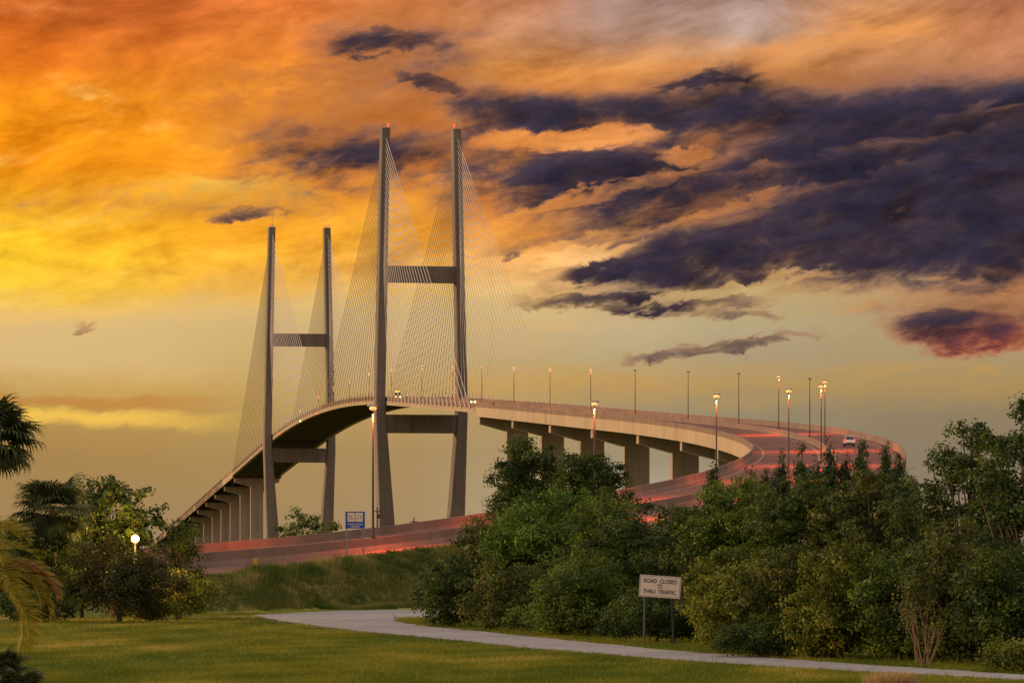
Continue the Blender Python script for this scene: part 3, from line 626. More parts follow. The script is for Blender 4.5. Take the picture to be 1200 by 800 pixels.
# ------------------------------------------------------------------ signs
def text_mesh(txt, size, width=None):
    cu = bpy.data.curves.new('lettering', 'FONT'); cu.body = txt; cu.size = size; cu.align_x = 'CENTER'; cu.align_y = 'CENTER'; cu.extrude = .002; cu.offset = .004
    o = bpy.data.objects.new('lettering', cu); COL.objects.link(o)
    dg = bpy.context.evaluated_depsgraph_get(); me = bpy.data.meshes.new_from_object(o.evaluated_get(dg))
    bpy.data.objects.remove(o); bpy.data.curves.remove(cu)
    me.transform(__import__('mathutils').Matrix.Rotation(R(90), 4, 'X')); me.name = 'lettering'
    xs_ = [v.co.x for v in me.vertices]
    if width:
        k = width/(max(xs_)-min(xs_))
        for v in me.vertices: v.co.x *= k
    me.materials.clear(); me.materials.append(SIGNK); return me
def build_signs():
    Y = 131.5; b = at(773.5, 755, Y)
    t = thing('road_sign', 'tilted white road closed sign on two dark posts by the path', 'sign', (b[0], Y, 0), R(-9))
    W_, H_ = 1.46, .76; zc = at(0, 687, Y)[2]; roll = R(3.9)
    m = MB(); m.box((0, 0, 0), (W_, .025, H_)); f = link('sign_panel', m.mesh('sign_panel', SIGNW), t, (0, 0, zc), (0, roll, 0))
    m = MB()
    for x, z, w, h in ((0, H_/2-.035, W_-.05, .012), (0, -H_/2+.035, W_-.05, .012)): m.box((x, -.0145, z), (w, .004, h))
    for x in (-W_/2+.03, W_/2-.03): m.box((x, -.0145, 0), (.012, .004, H_-.082))
    link('border', m.mesh('border', SIGNK), f)
    for txt, z, w in (('ROAD  CLOSED', .185, 1.16), ('TO', -.0, .17), ('THRU  TRAFFIC', -.19, 1.16)):
        link('lettering', text_mesh(txt, .2, w), f, (0, -.016, z))
    for x, lean in ((-.53, .02), (.38, -.05)):
        m = MB(); m.tube([(x+lean*-2, .05, -.3), (x, .05, zc+.28-x*.07)], .04, 6); link('post', m.mesh('post', BLACKM), t)
    # blue motorist sign on the bank
    Y = 256.; b = at(416.2, 650, Y); z0 = gz(b[0], Y); zc = at(0, 609, Y)[2]
    t = thing('road_sign', 'blue roadside sign with two pale panels on thin posts below the pylon', 'sign', (b[0], Y, z0))
    k = Y/F_PX; W_, H_ = 23.5*k, 20.5*k
    m = MB(); m.box((0, 0, 0), (W_, .03, H_)); f = link('sign_panel', m.mesh('sign_panel', BLUE), t, (0, 0, zc-z0))
    m = MB()
    for z in (-H_/2+.012, H_/2-.012): m.box((0, -.018, z), (W_, .008, .024))
    for x in (-W_/2+.012, W_/2-.012): m.box((x, -.018, 0), (.024, .008, H_-.05))
    link('border', m.mesh('border', SIGNW), f)
    for x in (-4.7*k, 4.7*k):
        m = MB(); m.box((x, -.02, 3.3*k), (8.6*k, .02, 10.6*k)); pn = link('pale_panel', m.mesh('pale_panel', PANEL), f)
        m = MB()
        for (dx, dz, w, h) in (((-1.2, 1.2, 3., 2.2), (.8, -1.4, 3.4, 1.8), (-1.6, -2.6, 1.4, 1.)) if x < 0 else ((-1.8, -.6, 1.2, 3.), (1.6, -.6, 1.6, 2.6), (0, 2.6, 5.4, .5))):
            m.box((x+dx*k, -.033, (3.3+dz)*k), (w*k, .006, h*k))
        link('pictogram', m.mesh('pictogram', mat('pictogram_brown', (.38,.27,.16), .7)), pn)
    for z, n_, w in ((-4.9, 11, 1.1), (-7.6, 7, 1.2)):
        m = MB()
        for i in range(n_): m.box(((i-(n_-1)/2)*1.62*k, -.02, z*k), (w*k, .01, 1.3*k))
        link('line_of_letters', m.mesh('line_of_letters', SIGNW), f)
    for x in (-10*k, 9.6*k):
        m = MB(); m.box((x, .05, (zc-z0+H_/2)/2-.4), (.1, .07, zc-z0+H_/2+.6)); link('post', m.mesh('post', STEEL), t)
    # yellow and black object marker
    Y = 243.; b = at(299, 658, Y); z0 = gz(b[0], Y)
    t = thing('object_marker', 'small yellow and black striped marker post at the foot of the ramp', 'sign', (b[0], Y, z0))
    k = Y/F_PX; zc = b[2]-z0; m = MB(); m.box((0, 0, zc), (4.4*k, .02, 8.2*k)); f = link('marker_panel', m.mesh('marker_panel', YEL), t)
    m = MB()
    for i in range(3):
        z = zc+(i-1)*2.9*k; w = 2.2*k
        for sg in (-1, 1): m.grid([[(0, y, z+.5*k), (sg*w, y, z-.9*k), (sg*w, y, z-2.1*k+.4*k), (0, y, z-.7*k)] for y in (-.014, -.011)])
    link('stripe', m.mesh('stripe', SIGNK), f)
    m = MB(); m.box((0, .04, zc/2-.2), (.07, .05, zc+.4)); link('post', m.mesh('post', STEEL), t)
    # far service posts seen between the pylon legs
    for x, top, Y, lab in ((442, 594, 700., 'small dark far-off utility pole with crossarm beside the near pylon left leg'), (485, 606, 700., 'smaller dark far-off utility pole between the near pylon legs')):
        a = at(x, top, Y); t = thing('utility_pole', lab, 'utility pole', (a[0], Y, 0))
        m = MB(); m.tube([(0,0,-.5), (0,0,a[2])], [.2, .14], 6); link('pole', m.mesh('pole', BLACKM), t)
        m = MB(); m.box((0, 0, a[2]-.8), (1.5, .15, .18)); m.box((.35, 0, a[2]-1.7), (.4, .4, .8)); link('crossarm', m.mesh('crossarm', BLACKM), t)
build_signs()

def street_light():
    Y = 186.5; p = at(158.5, 631, Y); z0 = gz(p[0], Y); h = p[2]-z0
    t = thing('street_lamp', 'bright warm globe street lamp shining among the dark trees on the left', 'street lamp', (p[0], Y, z0))
    m = MB(); m.tube([(0,0,-.2), (0,0,h-.3)], [.07, .045], 7); link('pole', m.mesh('pole', BLACKM), t)
    m = MB(); m.ball((0, 0, h), .21, 10); link('globe', m.mesh('globe', WARM, smooth=True), t)
    m = MB(); m.tube([(0,0,h+.19), (0,0,h+.27)], [.14, .03], 8); link('cap', m.mesh('cap', BLACKM), t)
    m = MB(); m.tube([(0,0,h-.32), (0,0,h-.18)], [.05, .13], 8); link('collar', m.mesh('collar', BLACKM), t)
    ld = bpy.data.lights.new('globe_light', 'POINT'); ld.energy = 2200; ld.color = (1., .55, .13); ld.shadow_soft_size = .3
    link('globe_light', ld, t, (0, -1.3, h+.2))
street_light()

# ------------------------------------------------------------------ vegetation
def leaves_mesh(name, C, Nrm, L, Wd, tint, m, up=0.):
    n = len(C); C = np.asarray(C, float)
    r = rng.normal(size=(n, 3)); nn = Nrm+r*.55; nn /= np.linalg.norm(nn, axis=1)[:, None]+1e-9
    a = rng.normal(size=(n, 3)); a[:, 2] += up
    a -= nn*(a*nn).sum(1)[:, None]; a /= np.linalg.norm(a, axis=1)[:, None]+1e-9
    b = np.cross(nn, a); L = np.asarray(L)[:, None]/2; Wd = np.asarray(Wd)[:, None]/2
    fold = nn*Wd*.5
    V = np.stack([C-a*L, C-b*Wd+fold, C+a*L, C+b*Wd+fold], 1).reshape(-1, 3)
    me = bpy.data.meshes.new(name); me.vertices.add(4*n); me.vertices.foreach_set('co', V.ravel())
    me.loops.add(4*n); me.loops.foreach_set('vertex_index', np.arange(4*n, dtype=np.int32))
    me.polygons.add(n); me.polygons.foreach_set('loop_start', np.arange(0, 4*n, 4, dtype=np.int32))
    me.materials.append(m)
    at_ = me.attributes.new('tint', 'FLOAT', 'POINT'); at_.data.foreach_set('value', np.repeat(np.clip(tint, 0, 1), 4).astype(np.float32))
    me.update(); me.validate(); return me

def blob_leaves(lobes, size, dens, clump=.34, aspect=.55, spire=0.):
    Cs, Ns, Ts, Ss = [], [], [], []
    for (cx, cy, cz_, rx, ry, rz, tb) in lobes:
        area = 4*math.pi*((rx*ry)**1.6/3+(rx*rz)**1.6/3+(ry*rz)**1.6/3)**(1/1.6)
        nl = int(area*dens/(size*size*aspect*.5)); per = 22; nc = max(5, nl//per)
        u = rng.normal(size=(nc, 3)); u /= np.linalg.norm(u, axis=1)[:, None]
        rad = np.clip(rng.normal(.86, .14, nc), .3, 1.15)
        cc = u*rad[:, None]*np.array([rx, ry, rz])
        cs = clump*rng.uniform(.5, 1.2, nc)
        tc = np.clip(rng.normal(.4+tb, .27, nc), 0, 1)
        k = rng.integers(int(per*.6), int(per*1.5), nc); idx = np.repeat(np.arange(nc), k)
        g = np.clip(rng.normal(size=(len(idx), 3)), -1.7, 1.7)*cs[idx][:, None]*np.array([1, 1, .6+spire])
        c = cc[idx]+g
        Cs.append(c+np.array([cx, cy, cz_])); nrm = u[idx]*.8+g/(cs[idx][:, None]+1e-6)*.2; nrm[:, 2] += .5; Ns.append(nrm)
        Ts.append(tc[idx]+rng.normal(0, .15, len(idx))); Ss.append(np.full(len(idx), size)*rng.uniform(.65, 1.35, len(idx)))
    return np.concatenate(Cs), np.concatenate(Ns), np.concatenate(Ts), np.concatenate(Ss)

def tree(name, label, cat, x, w, top, Y, m, leaf=.15, dens=.8, bot=.02, nl=24, clump=.24, group=None, aspect=.55, lean=0., airy=0., trunk=None, lob=.34):
    """one tree or shrub: crown w pixels wide with its top at pixel row top, standing Y metres off"""
    X = (x-600)/F_PX*Y; k = Y/F_PX; z0 = gz(X, Y); zt = EYE+(HOR-top)*k-z0; rx = w*k/2
    t = thing(name, label, cat, (X, Y, z0), 0, group)
    zb = zt*bot; ry = min(rx, 2.4); hh = zt-zb
    lobes = []; base_r = min(rx, hh*.55)
    # inner mass, then many smaller clumps over an egg-shaped envelope, so that the outline is lumpy
    for f in ((.30, .62), (.62, .6)) if not airy else ((.3, .55), (.6, .5)):
        lobes.append((0, 0, zb+hh*f[0], rx*f[1], ry*f[1], hh*.24, -.12))
    for i in range(nl):
        f = (i+.5)/nl; a = i*2.39996+rng.normal(0, .25)
        el = math.asin(max(-1, min(1, -1+2*f)))
        wd = math.cos(el)**(.55 if el < 0 else .8)
        r = base_r*lob*rng.uniform(.55, 1.4)*(1-.25*max(0, math.sin(el)))
        px_, py_ = math.cos(a)*wd*(rx-r*.75), math.sin(a)*wd*(ry-r*.6)
        pz = zb+hh*.5+math.sin(el)*(hh*.5-r*.7)
        pz = max(pz, r*.55); j = rng.normal(0, .09, 3)
        lobes.append((px_+j[0]*rx+lean*pz, py_+j[1]*ry, pz+j[2]*hh*.5, r*rng.uniform(1., 1.3), r*1.05, r*rng.uniform(.72, .95), rng.normal(0, .15)))
    mb = MB(); tr = trunk or max(.05, zt*.017)
    fork = np.array([lean*zt*.3, 0, max(.25, zb*.9+.12*zt)])
    mb.tube([(0, 0, -.25), fork*.5+np.array([.06*rng.normal(), 0, 0]), fork], [tr*1.35, tr*1.05, tr*.9], 7)
    for l in lobes[2 if not airy else 1:]:
        e = np.array(l[:3]); mid = fork*.45+e*.55+np.array([*rng.normal(0, .12, 2), .15])
        mb.tube([fork, mid, e, e+np.array([*rng.normal(0, .3, 2)*l[3], l[5]*.7])], [tr*.5, tr*.3, tr*.15, tr*.06], 5)
        for q in range(2 if airy else 1):
            dv = rng.normal(size=3); dv[2] = abs(dv[2])*.7; dv /= np.linalg.norm(dv)
            mb.tube([e, e+dv*np.array(l[3:6])*.6, e+dv*np.array(l[3:6])*(1.02+.2*airy)], [tr*.14, tr*.08, tr*.03], 4)
    link('trunk', mb.mesh('trunk', BARK), t)
    C, N, T, Sz = blob_leaves(lobes, leaf, dens, clump, aspect)
    C[:, 2] = np.maximum(C[:, 2], .04+.3*rng.random(len(C)))
    link('crown', leaves_mesh('crown', C, N, Sz, Sz*aspect, T, m), t)
    return t

def juniper(label, x, w, top, Y, seed):
    X = (x-600)/F_PX*Y; k = Y/F_PX; zt = EYE+(HOR-top)*k; rx = w*k/2
    t = thing('juniper', label, 'tree', (X, Y, 0), 0, 'junipers in front of the curved ramp')
    lobes = []; n = 9
    for i in range(n):                           # dense conical body with a leader on top
        f = i/(n-1); r = rx*(1-f)**.7*.72+.12
        zc = .6+(zt-.95)*f; a = rng.uniform(0, 6.28); off = rx*.22*(1-f)
        lobes.append((off*math.cos(a), off*math.sin(a)*.7, zc, r, r, .5+.3*(1-f), rng.normal(-.05, .08)))
    for q in range(26):                          # plumes standing off the body
        a = q*2.39996; f = .12+.8*(q+.5)/26; rr = rx*.86*(1-f)**.75
        lobes.append((rr*math.cos(a), rr*math.sin(a), zt*f, .17+.14*(1-f), .17+.14*(1-f), .42+.2*rng.random(), rng.normal(.03, .12)))
    mb = MB(); mb.tube([(0,0,-.2), (0.04,0,zt*.5), (0,0,zt-.2)], [.13, .08, .02], 6)
    for l in lobes: mb.tube([(0, 0, max(.2, l[2]-.6)), (l[0], l[1], l[2]), (l[0]*1.1, l[1]*1.1, l[2]+l[5]*.7)], [.05, .03, .01], 4)
    link('trunk', mb.mesh('trunk', BARK), t)
    C, N, T, Sz = blob_leaves(lobes, .14, .8, .11, .45, spire=1.0)
    link('crown', leaves_mesh('crown', C, N, Sz*1.25, Sz*.36, T, L_JUN, up=1.8), t)

def palm_frond_mesh(kind, length, seed, m):
    r_ = np.random.default_rng(seed); mb = MB(); tints = []
    V = []; Fc = []; T = []
    def quad(pts, ti):
        k = len(V); V.extend([tuple(p) for p in pts]); Fc.append(tuple(range(k, k+len(pts)))); T.extend([ti]*len(pts))
    if kind == 'fan':
        pet = length*.48
        pts = [np.array([pet*u, 0, .18*pet*math.sin(u*1.6)-.15*pet*u*u]) for u in (0, .35, .7, 1.)]
        hub = pts[-1]
        for i in range(3):
            a, b = pts[i], pts[i+1]; w = .022
            quad([a+[0,-w,0], b+[0,-w,0], b+[0,w,0], a+[0,w,0]], .5); quad([a+[0,0,-w], b+[0,0,-w], b+[0,0,w], a+[0,0,w]], .5)
        n = 30
        for i in range(n):
            th = R(-128+256*i/(n-1)); L = (length-pet)*(.72+.36*math.cos(th*.62))*r_.uniform(.9, 1.08)
            d = np.array([math.cos(th), math.sin(th), .12*math.cos(th)]); sd = np.array([-math.sin(th), math.cos(th), 0])
            w = L*.052; dr = r_.uniform(.25, .55)*L; ti = r_.uniform(.2, .8)
            p0 = hub; p1 = hub+d*L*.5+[0,0,.05*L]; p2 = hub+d*L*.82-np.array([0,0,dr*.25]); p3 = hub+d*L*.96-np.array([0,0,dr*.9])
            quad([p0-sd*w*.25, p1-sd*w, p1+[0,0,-w*.6], p0+[0,0,-.005]], ti); quad([p0+[0,0,-.005], p1+[0,0,-w*.6], p1+sd*w, p0+sd*w*.25], ti)
            quad([p1-sd*w, p2-sd*w*.6, p2+sd*w*.6, p1+sd*w], ti); quad([p2-sd*w*.6, p3, p2+sd*w*.6], ti)
    else:
        n = 13; pts = []; p = np.zeros(3); ang = R(52)
        for i in range(n):
            pts.append(p.copy()); p = p+length/(n-1)*np.array([math.cos(ang), 0, math.sin(ang)]); ang -= R(10.2)*(1+.5*i/n)
        for i in range(n-1):
            a, b = pts[i], pts[i+1]; w = .028*(1-i/n)+.006
            quad([a+[0,-w,0], b+[0,-w,0], b+[0,w,0], a+[0,w,0]], .6); quad([a+[0,0,-w], b+[0,0,-w], b+[0,0,w], a+[0,0,w]], .6)
        N = 46
        for i in range(N):
            u = .14+.86*i/(N-1); j = min(int(u*(n-1)), n-2); f = u*(n-1)-j; b = pts[j]*(1-f)+pts[j+1]*f
            d = pts[j+1]-pts[j]; d /= np.linalg.norm(d); nz_ = np.cross(d, [0, 1., 0]); nz_ = -nz_ if nz_[2] < 0 else nz_
            L = length*.25*math.sin(math.pi*min(1, .16+u*.86))**.7*r_.uniform(.85, 1.1)+.05
            for sg in (-1, 1):
                ti = r_.uniform(.15, .9); dr = r_.uniform(.1, .3)*L
                dir_ = d*.62+np.array([0, sg*.72, 0])+nz_*.42; dir_ /= np.linalg.norm(dir_)
                m1 = b+dir_*L*.55; e = b+dir_*L-np.array([0, 0, dr]); w = .017; sd = d*w
                quad([b-sd*.5, m1-sd, m1+sd, b+sd*.5], ti); quad([m1-sd, e, m1+sd], ti)
    me = bpy.data.meshes.new('frond'); me.from_pydata([list(map(float, v)) for v in V], [], Fc); me.materials.append(m)
    a = me.attributes.new('tint', 'FLOAT', 'POINT'); a.data.foreach_set('value', np.array(T, np.float32))
    return me

def palm(name, label, x, ycrown, Y, kind, length, n, m, trunk_r=.17, dead=0, elev=(-50, 75), up=0.):
    p = at(x, ycrown, Y); z0 = gz(p[0], Y); h = p[2]-z0
    t = thing(name, label, 'palm tree', (p[0], Y, z0))
    mb = MB(); k = 12; mb.tube([(.05*math.sin(i*.7), 0, -.3+(h+.3)*i/k) for i in range(k+1)], [trunk_r*(1.15-.25*i/k)*(1+.06*(i % 2)) for i in range(k+1)], 9); link('trunk', mb.mesh('trunk', PALMB), t)
    var = [palm_frond_mesh(kind, length, 3+i, m) for i in range(3)]; dv = palm_frond_mesh(kind, length*.95, 9, L_DEAD) if dead else None
    for i in range(n):
        az_ = i*2.39996+rng.normal(0, .15); e = R(elev[1]+(elev[0]-elev[1])*((i+.5)/n)+rng.normal(0, 5))
        o = link('frond', var[i % 3], t, (0, 0, h)); o.rotation_euler = (rng.normal(0, .12), -e+up, az_); s = rng.uniform(.88, 1.08); o.scale = (s, s, s)
    for i in range(dead):
        o = link('frond', dv, t, (0, 0, h-.1)); o.rotation_euler = (0, -R(8+4*i)+up, -R(6+30*i)); o['label'] = 'dry orange-brown frond'
    return t

def build_vegetation():
    g1 = 'trees and shrubs in the thicket right of the lawn'
    A = [
     ('shrub', 'dark low shrub at the left tip of the thicket by the path corner', 530, 84, 652, 168, L_DARK, .14),
     ('shrub', 'dense green shrub rising behind the left tip of the thicket', 576, 100, 592, 171, L_OLIVE, .15),
     ('oak_tree', 'broad bright green rounded tree in the middle of the left thicket', 640, 136, 573, 166, L_FRESH, .16),
     ('oak_tree', 'rounded green tree right of the broad one below the pier row', 706, 104, 574, 158, L_OAK, .15),
     ('shrub', 'low dark shrub under the broad tree facing the path', 600, 120, 656, 159, L_OLIVE, .14),
     ('shrub', 'low green shrub left of the road closed sign', 685, 120, 650, 147, L_OAK, .12),
     ('shrub', 'medium shrub directly behind the road closed sign', 752, 116, 596, 152, L_DARK, .14),
     ('tall_tree', 'tall dark tree in front of the first viaduct piers', 624, 92, 512, 190, L_DARK, .16),
     ('tall_tree', 'slightly lower dark tree right of the tall one before the piers', 692, 92, 524, 187, L_DARK, .16),
     ('shrub', 'yellow-green shrub just right of the road closed sign', 846, 92, 640, 132, L_YEL, .13),
     ('shrub', 'dark shrub behind the sign under the lower ramp', 800, 110, 580, 147, L_DARK, .14),
     ('oak_tree', 'green bushy tree below the inner curve of the ramp', 862, 120, 562, 141, L_OAK, .14),
     ('oak_tree', 'dark bushy tree in the centre of the right thicket', 942, 130, 556, 136, L_DARK, .14),
     ('oak_tree', 'olive bushy tree below the outer curve of the ramp', 1020, 130, 546, 134, L_OLIVE, .14),
     ('shrub', 'dark shrub in the notch left of the tall right tree', 1072, 76, 566, 128, L_DARK, .14),
     ('shrub', 'low yellow-green shrub at the path, right of the sign', 868, 110, 662, 120.5, L_YEL, .12),
     ('shrub', 'olive shrub at the path below the juniper row', 922, 120, 640, 116, L_OLIVE, .12),
     ('shrub', 'bright yellow-green shrub at the path before the olive tree', 986, 120, 634, 112, L_YEL, .12),
     ('shrub', 'dull green shrub behind the bare stems at the path', 1056, 116, 646, 110.5, L_OAK, .12),
     ('tall_tree', 'tall ragged tree at the right, left one of the pair', 1136, 116, 500, 116, L_DARK, .13),
     ('tall_tree', 'tallest tree cut by the right edge of the picture', 1206, 140, 456, 112, L_DARK, .13),
     ('shrub', 'wide dull green shrub under the ragged right tree', 1122, 120, 612, 107, L_OLIVE, .12),
     ('shrub', 'dark shrub at the right edge below the tallest tree', 1192, 120, 634, 104, L_DARK, .12),
     ('shrub', 'small bright shrub at the bottom right corner by the path', 1186, 66, 752, 98.6, L_YEL, .1),
     ('shrub', 'small ground-hugging shrub at the foot of the sign thicket', 772, 130, 690, 135.5, L_DARK, .11),
     ('shrub', 'knee-high green shrub at the path edge below the broad tree', 650, 100, 706, 151, L_OAK, .11),
     ('shrub', 'knee-high olive shrub at the path edge under the junipers', 890, 110, 726, 114.5, L_DARK, .1),
    ]
    for nm, lab, x, w, top, Y, m, lf in A:
        tall = nm == 'tall_tree'
        tree(nm, lab, 'tree' if nm != 'shrub' else 'shrub', x, w, top, Y, m, leaf=lf, bot=.45 if tall and Y > 150 else .02, nl=(64 if tall and Y < 120 else 32) if nm != 'shrub' else 24, clump=.2 if Y > 140 else .16, group=g1, dens=.75 if not (tall and Y < 120) else .6, airy=0, lob=(.24 if Y < 120 else .3) if tall else .34)
    J = [(836, 66, 547), (880, 62, 552), (917, 48, 534), (940, 46, 527), (973, 46, 522), (1010, 52, 516), (1038, 44, 521), (1054, 40, 531), (898, 52, 548), (958, 50, 545), (992, 50, 536), (1068, 44, 556)]
    order = sorted(range(len(J)), key=lambda i: J[i][0])
    for k, i in enumerate(order):
        x, w, top = J[i]; juniper(f'dark pointed juniper against the curved ramp, {ord_(k)} from the left in the row', x, w, top, 150+(i % 3)*2.2, i)
    # bare-stemmed shrub
    Y = 105.5; p = at(1080, 782, Y); t = thing('dry_shrub', 'shrub of bare tan stems fanning up beside the path', 'shrub', (p[0], Y, 0))
    mb = MB()
    for i in range(16):
        a = rng.uniform(-.55, .55); L = rng.uniform(1., 1.9); b = rng.uniform(-.3, .3)
        q = np.array([math.sin(a)*L, b*L*.5, math.cos(a)*L]); s0 = np.array([rng.normal(0, .12), rng.normal(0, .1), -.1])
        mb.tube([s0, s0+q*.5+[0, 0, .05], s0+q], [.014, .011, .004], 4)
        for j in range(3): e = s0+q*rng.uniform(.5, .9); mb.tube([e, e+q*.18+rng.normal(0, .12, 3)], [.006, .003], 3)
    link('stem', mb.mesh('stem', DRYST), t)
    C, N, T, Sz = blob_leaves([(.1, 0, 1.35, .8, .4, .5, .2)], .07, .12, .2); link('foliage', leaves_mesh('foliage', C, N, Sz, Sz*.4, T, L_YEL), t)
    # far trees beyond the ramp
    tree('far_tree', 'distant round green tree beyond the ramp between the far pylon legs', 'tree', 358, 46, 597, 520, L_OAK, leaf=.4, dens=.7, bot=.05, nl=18, clump=.5)
    tree('far_tree', 'distant low tree left of the round one beyond the ramp', 'tree', 338, 34, 611, 525, L_OAK, leaf=.4, dens=.7, bot=.05, nl=14, clump=.5)
    tree('far_tree', 'distant low olive tree at the foot of the far pylon right leg', 'tree', 383, 40, 613, 515, L_YEL, leaf=.4, dens=.7, bot=.05, nl=14, clump=.5)
    # left group
    g2 = 'trees and shrubs in the dark grove at the left'
    B = [
     ('broadleaf_tree', 'dark open-crowned tree with big leaves against the left sky', 132, 104, 556, 190, L_DARK, .24, .36, .35, 1.),
     ('shrub', 'rounded russet shrub on a short reddish trunk under the lamp', 140, 132, 634, 181, L_RED, .14, .5, .16, 0),
     ('shrub', 'dark shrub mass behind the feather palm at the left edge', 22, 120, 606, 184, L_DARK, .16, .5, .1, 0),
     ('shrub', 'dark shrub between the fan palm trunk and the russet shrub', 96, 90, 612, 192, L_DARK, .16, .5, .08, 0),
     ('sapling', 'thin dark sapling right of the street lamp by the ramp end', 213, 46, 610, 192, L_DARK, .17, .22, .3, 1.),
     ('shrub', 'low olive shrub right of the russet shrub on the bank', 206, 90, 664, 188, L_YEL, .14, .4, .05, 0),
     ('shrub', 'low dark shrub at the foot of the fan palm trunk', 40, 90, 690, 178, L_DARK, .14, .5, .05, 0),
     ('shrub', 'small pale weedy shrub at the left foot of the bank', 176, 70, 690, 183, L_YEL, .13, .4, .03, 0),
    ]
    for nm, lab, x, w, top, Y, m, lf, dn, bt, ai in B:
        tree(nm, lab, 'shrub' if nm == 'shrub' else 'tree', x, w, top, Y, m, leaf=lf, dens=dn*1.5, bot=bt, nl=24, clump=.24, group=g2, airy=ai, trunk=.12 if nm == 'shrub' and 'russet' in lab else None)
    palm('fan_palm', 'tall fan palm cut by the left edge of the picture', -9, 517, 150., 'fan', 2.15, 34, L_PALM, .18)
    palm('fan_palm', 'shaggy fan palm with a grey trunk left of the street lamp', 61, 596, 184., 'fan', 2.3, 34, L_PALM, .24, elev=(-80, 60))
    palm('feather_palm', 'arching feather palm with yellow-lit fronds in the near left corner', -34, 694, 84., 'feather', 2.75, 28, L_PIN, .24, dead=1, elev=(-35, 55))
    palm('palmetto', 'low palmetto clump in the bottom left corner', 24, 814, 84., 'fan', .75, 18, L_PALM, .08, elev=(0, 70))
    palm('palmetto', 'small palmetto at the bottom edge right of the corner clump', 2, 790, 86., 'fan', .8, 16, L_PALM, .08, elev=(0, 70))
build_vegetation()

def blades(name, X, Y, Z, hgt, wid, tint, m, nb, spread, label=None):
    n = len(X); idx = np.repeat(np.arange(n), nb); k = len(idx)
    a = rng.uniform(0, 6.283, k); r = spread*np.sqrt(rng.random(k))
    bx = X[idx]+np.cos(a)*r; by = Y[idx]+np.sin(a)*r; h = hgt[idx]*rng.uniform(.6, 1.2, k); w = wid*rng.uniform(.7, 1.3, k)
    ln = rng.normal(0, .38, (k, 2))*h[:, None]; yaw = rng.uniform(0, 6.283, k)
    V = np.empty((k, 3, 3)); V[:, 0, 0] = bx-np.cos(yaw)*w; V[:, 0, 1] = by-np.sin(yaw)*w; V[:, 1, 0] = bx+np.cos(yaw)*w; V[:, 1, 1] = by+np.sin(yaw)*w
    V[:, 0, 2] = V[:, 1, 2] = Z[idx]-.01; V[:, 2, 0] = bx+ln[:, 0]; V[:, 2, 1] = by+ln[:, 1]; V[:, 2, 2] = Z[idx]+h
    me = bpy.data.meshes.new(name); me.vertices.add(3*k); me.vertices.foreach_set('co', V.ravel())
    me.loops.add(3*k); me.loops.foreach_set('vertex_index', np.arange(3*k, dtype=np.int32)); me.polygons.add(k); me.polygons.foreach_set('loop_start', np.arange(0, 3*k, 3, dtype=np.int32))
    me.materials.append(m); at_ = me.attributes.new('tint', 'FLOAT', 'POINT')
    at_.data.foreach_set('value', np.repeat(np.clip(tint[idx]+rng.normal(0, .12, k), 0, 1), 3).astype(np.float32)); me.update(); me.validate()
    return me
def patch_noise(X, Y, s, seed):
    r_ = np.random.default_rng(seed); v = np.zeros_like(X)
    for i in range(7):
        a = r_.uniform(0, 6.28); f = s*r_.uniform(.6, 1.9); v += np.sin((X*math.cos(a)+Y*.35*math.sin(a))*f+r_.uniform(0, 6.28))
    return v/7
def in_path(X, Y):
    px = 600+F_PX*X/Y; py = HOR+F_PX*EYE/Y
    lo = np.interp(px, [296, 330, 380, 440, 500, 560, 620, 740, 900, 1000, 1100, 1200], [721, 727.5, 734.5, 741.2, 746.5, 753, 759.5, 769.5, 781, 787, 792, 797.2])
    up = np.interp(px, [296, 400, 461, 462, 480, 510, 560, 620, 740, 800, 900, 1000, 1100, 1200], [720, 715, 713.5, 727.6, 731, 734.5, 739.5, 745.5, 757.5, 763, 770.5, 777.5, 784, 790.5])
    return (px > 294) & (py > up-.2) & (py < lo+.2) | (px > 462) & (px < 640) & (py < 723) & (py > 712)
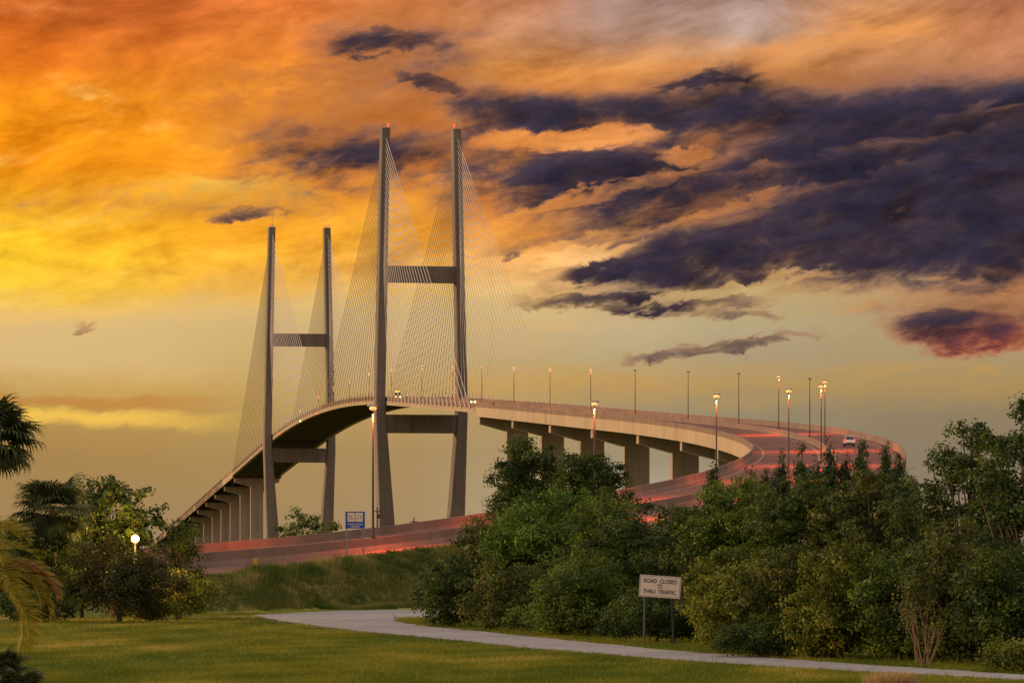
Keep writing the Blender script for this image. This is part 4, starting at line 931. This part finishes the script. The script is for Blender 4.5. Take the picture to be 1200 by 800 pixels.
def build_grass():
    n = 150000
    u = rng.random(n); Y = 80*(215/80)**u; X = (rng.uniform(-40, 1240, n)-600)/F_PX*Y
    Z = bank_z(X, Y); keep = ~in_path(X, Y) & (Z < .25); X, Y, Z = X[keep], Y[keep], Z[keep]
    pn = patch_noise(X, Y, .55, 5); h = .07+.035*pn+.02*rng.random(len(X))+.09*(rng.random(len(X)) > .975); tint = np.clip(.36+.6*patch_noise(X, Y*.8, 1.7, 8)+.55*patch_noise(X, Y*.9, .6, 21)+.25*pn-.008*X, 0, 1)
    o = link('lawn_grass', blades('lawn_grass', X, Y, Z, np.maximum(h, .03), .013, tint, L_GRASS, 4, .1)); tag(o, 'mown yellow-green lawn grass on either side of the path', 'grass', kind='stuff')
    n = 40000
    Y = rng.uniform(190, 300, n); X = (rng.uniform(120, 640, n)-600)/F_PX*Y; Z = bank_z(X, Y)
    C = np.array([center(s)[:2] for s in np.arange(900, 1140, 6.)]); d = np.sqrt(((X[:, None]-C[:, 0])**2+(Y[:, None]-C[:, 1])**2).min(1))
    px = 600+F_PX*X/Y
    keep = (d > 13.2) & (d < 34) & ~in_path(X, Y) & ((Z > .04) | (Y > 228)); X, Y, Z, px, d = X[keep], Y[keep], Z[keep], px[keep], d[keep]
    pn = patch_noise(X, Y, .8, 3); h = np.clip(.46+.38*pn, .14, .9)*np.where(px < 290, .5, 1.)*np.interp(d, [13, 15, 26], [.5, .95, .8])
    tint = np.clip(.42+1.1*patch_noise(X, Y, 1.3, 4)+.5*patch_noise(X, Y, .4, 14)+rng.normal(0, .2, len(X)), 0, 1)
    o = link('bank_weeds', blades('bank_weeds', X, Y, Z, h, .024, tint, L_WEED, 9, .3)); tag(o, 'tall dull weeds on the bank below the ramp', 'weeds', kind='stuff')
    # tan tussock at the lower edge
    Yt = 12760/(806-658); Xt = (1043-600)/F_PX*Yt
    n = 420; a = rng.uniform(0, 6.283, n); r = .42*np.sqrt(rng.random(n))
    o = link('grass_tussock', blades('grass_tussock', Xt+np.cos(a)*r*1.3, Yt+np.sin(a)*r, np.zeros(n), np.full(n, .36), .012, rng.random(n), L_TAN, 3, .06)); tag(o, 'dry tan grass tussock at the bottom edge near the path', 'grass tuft')
build_grass()
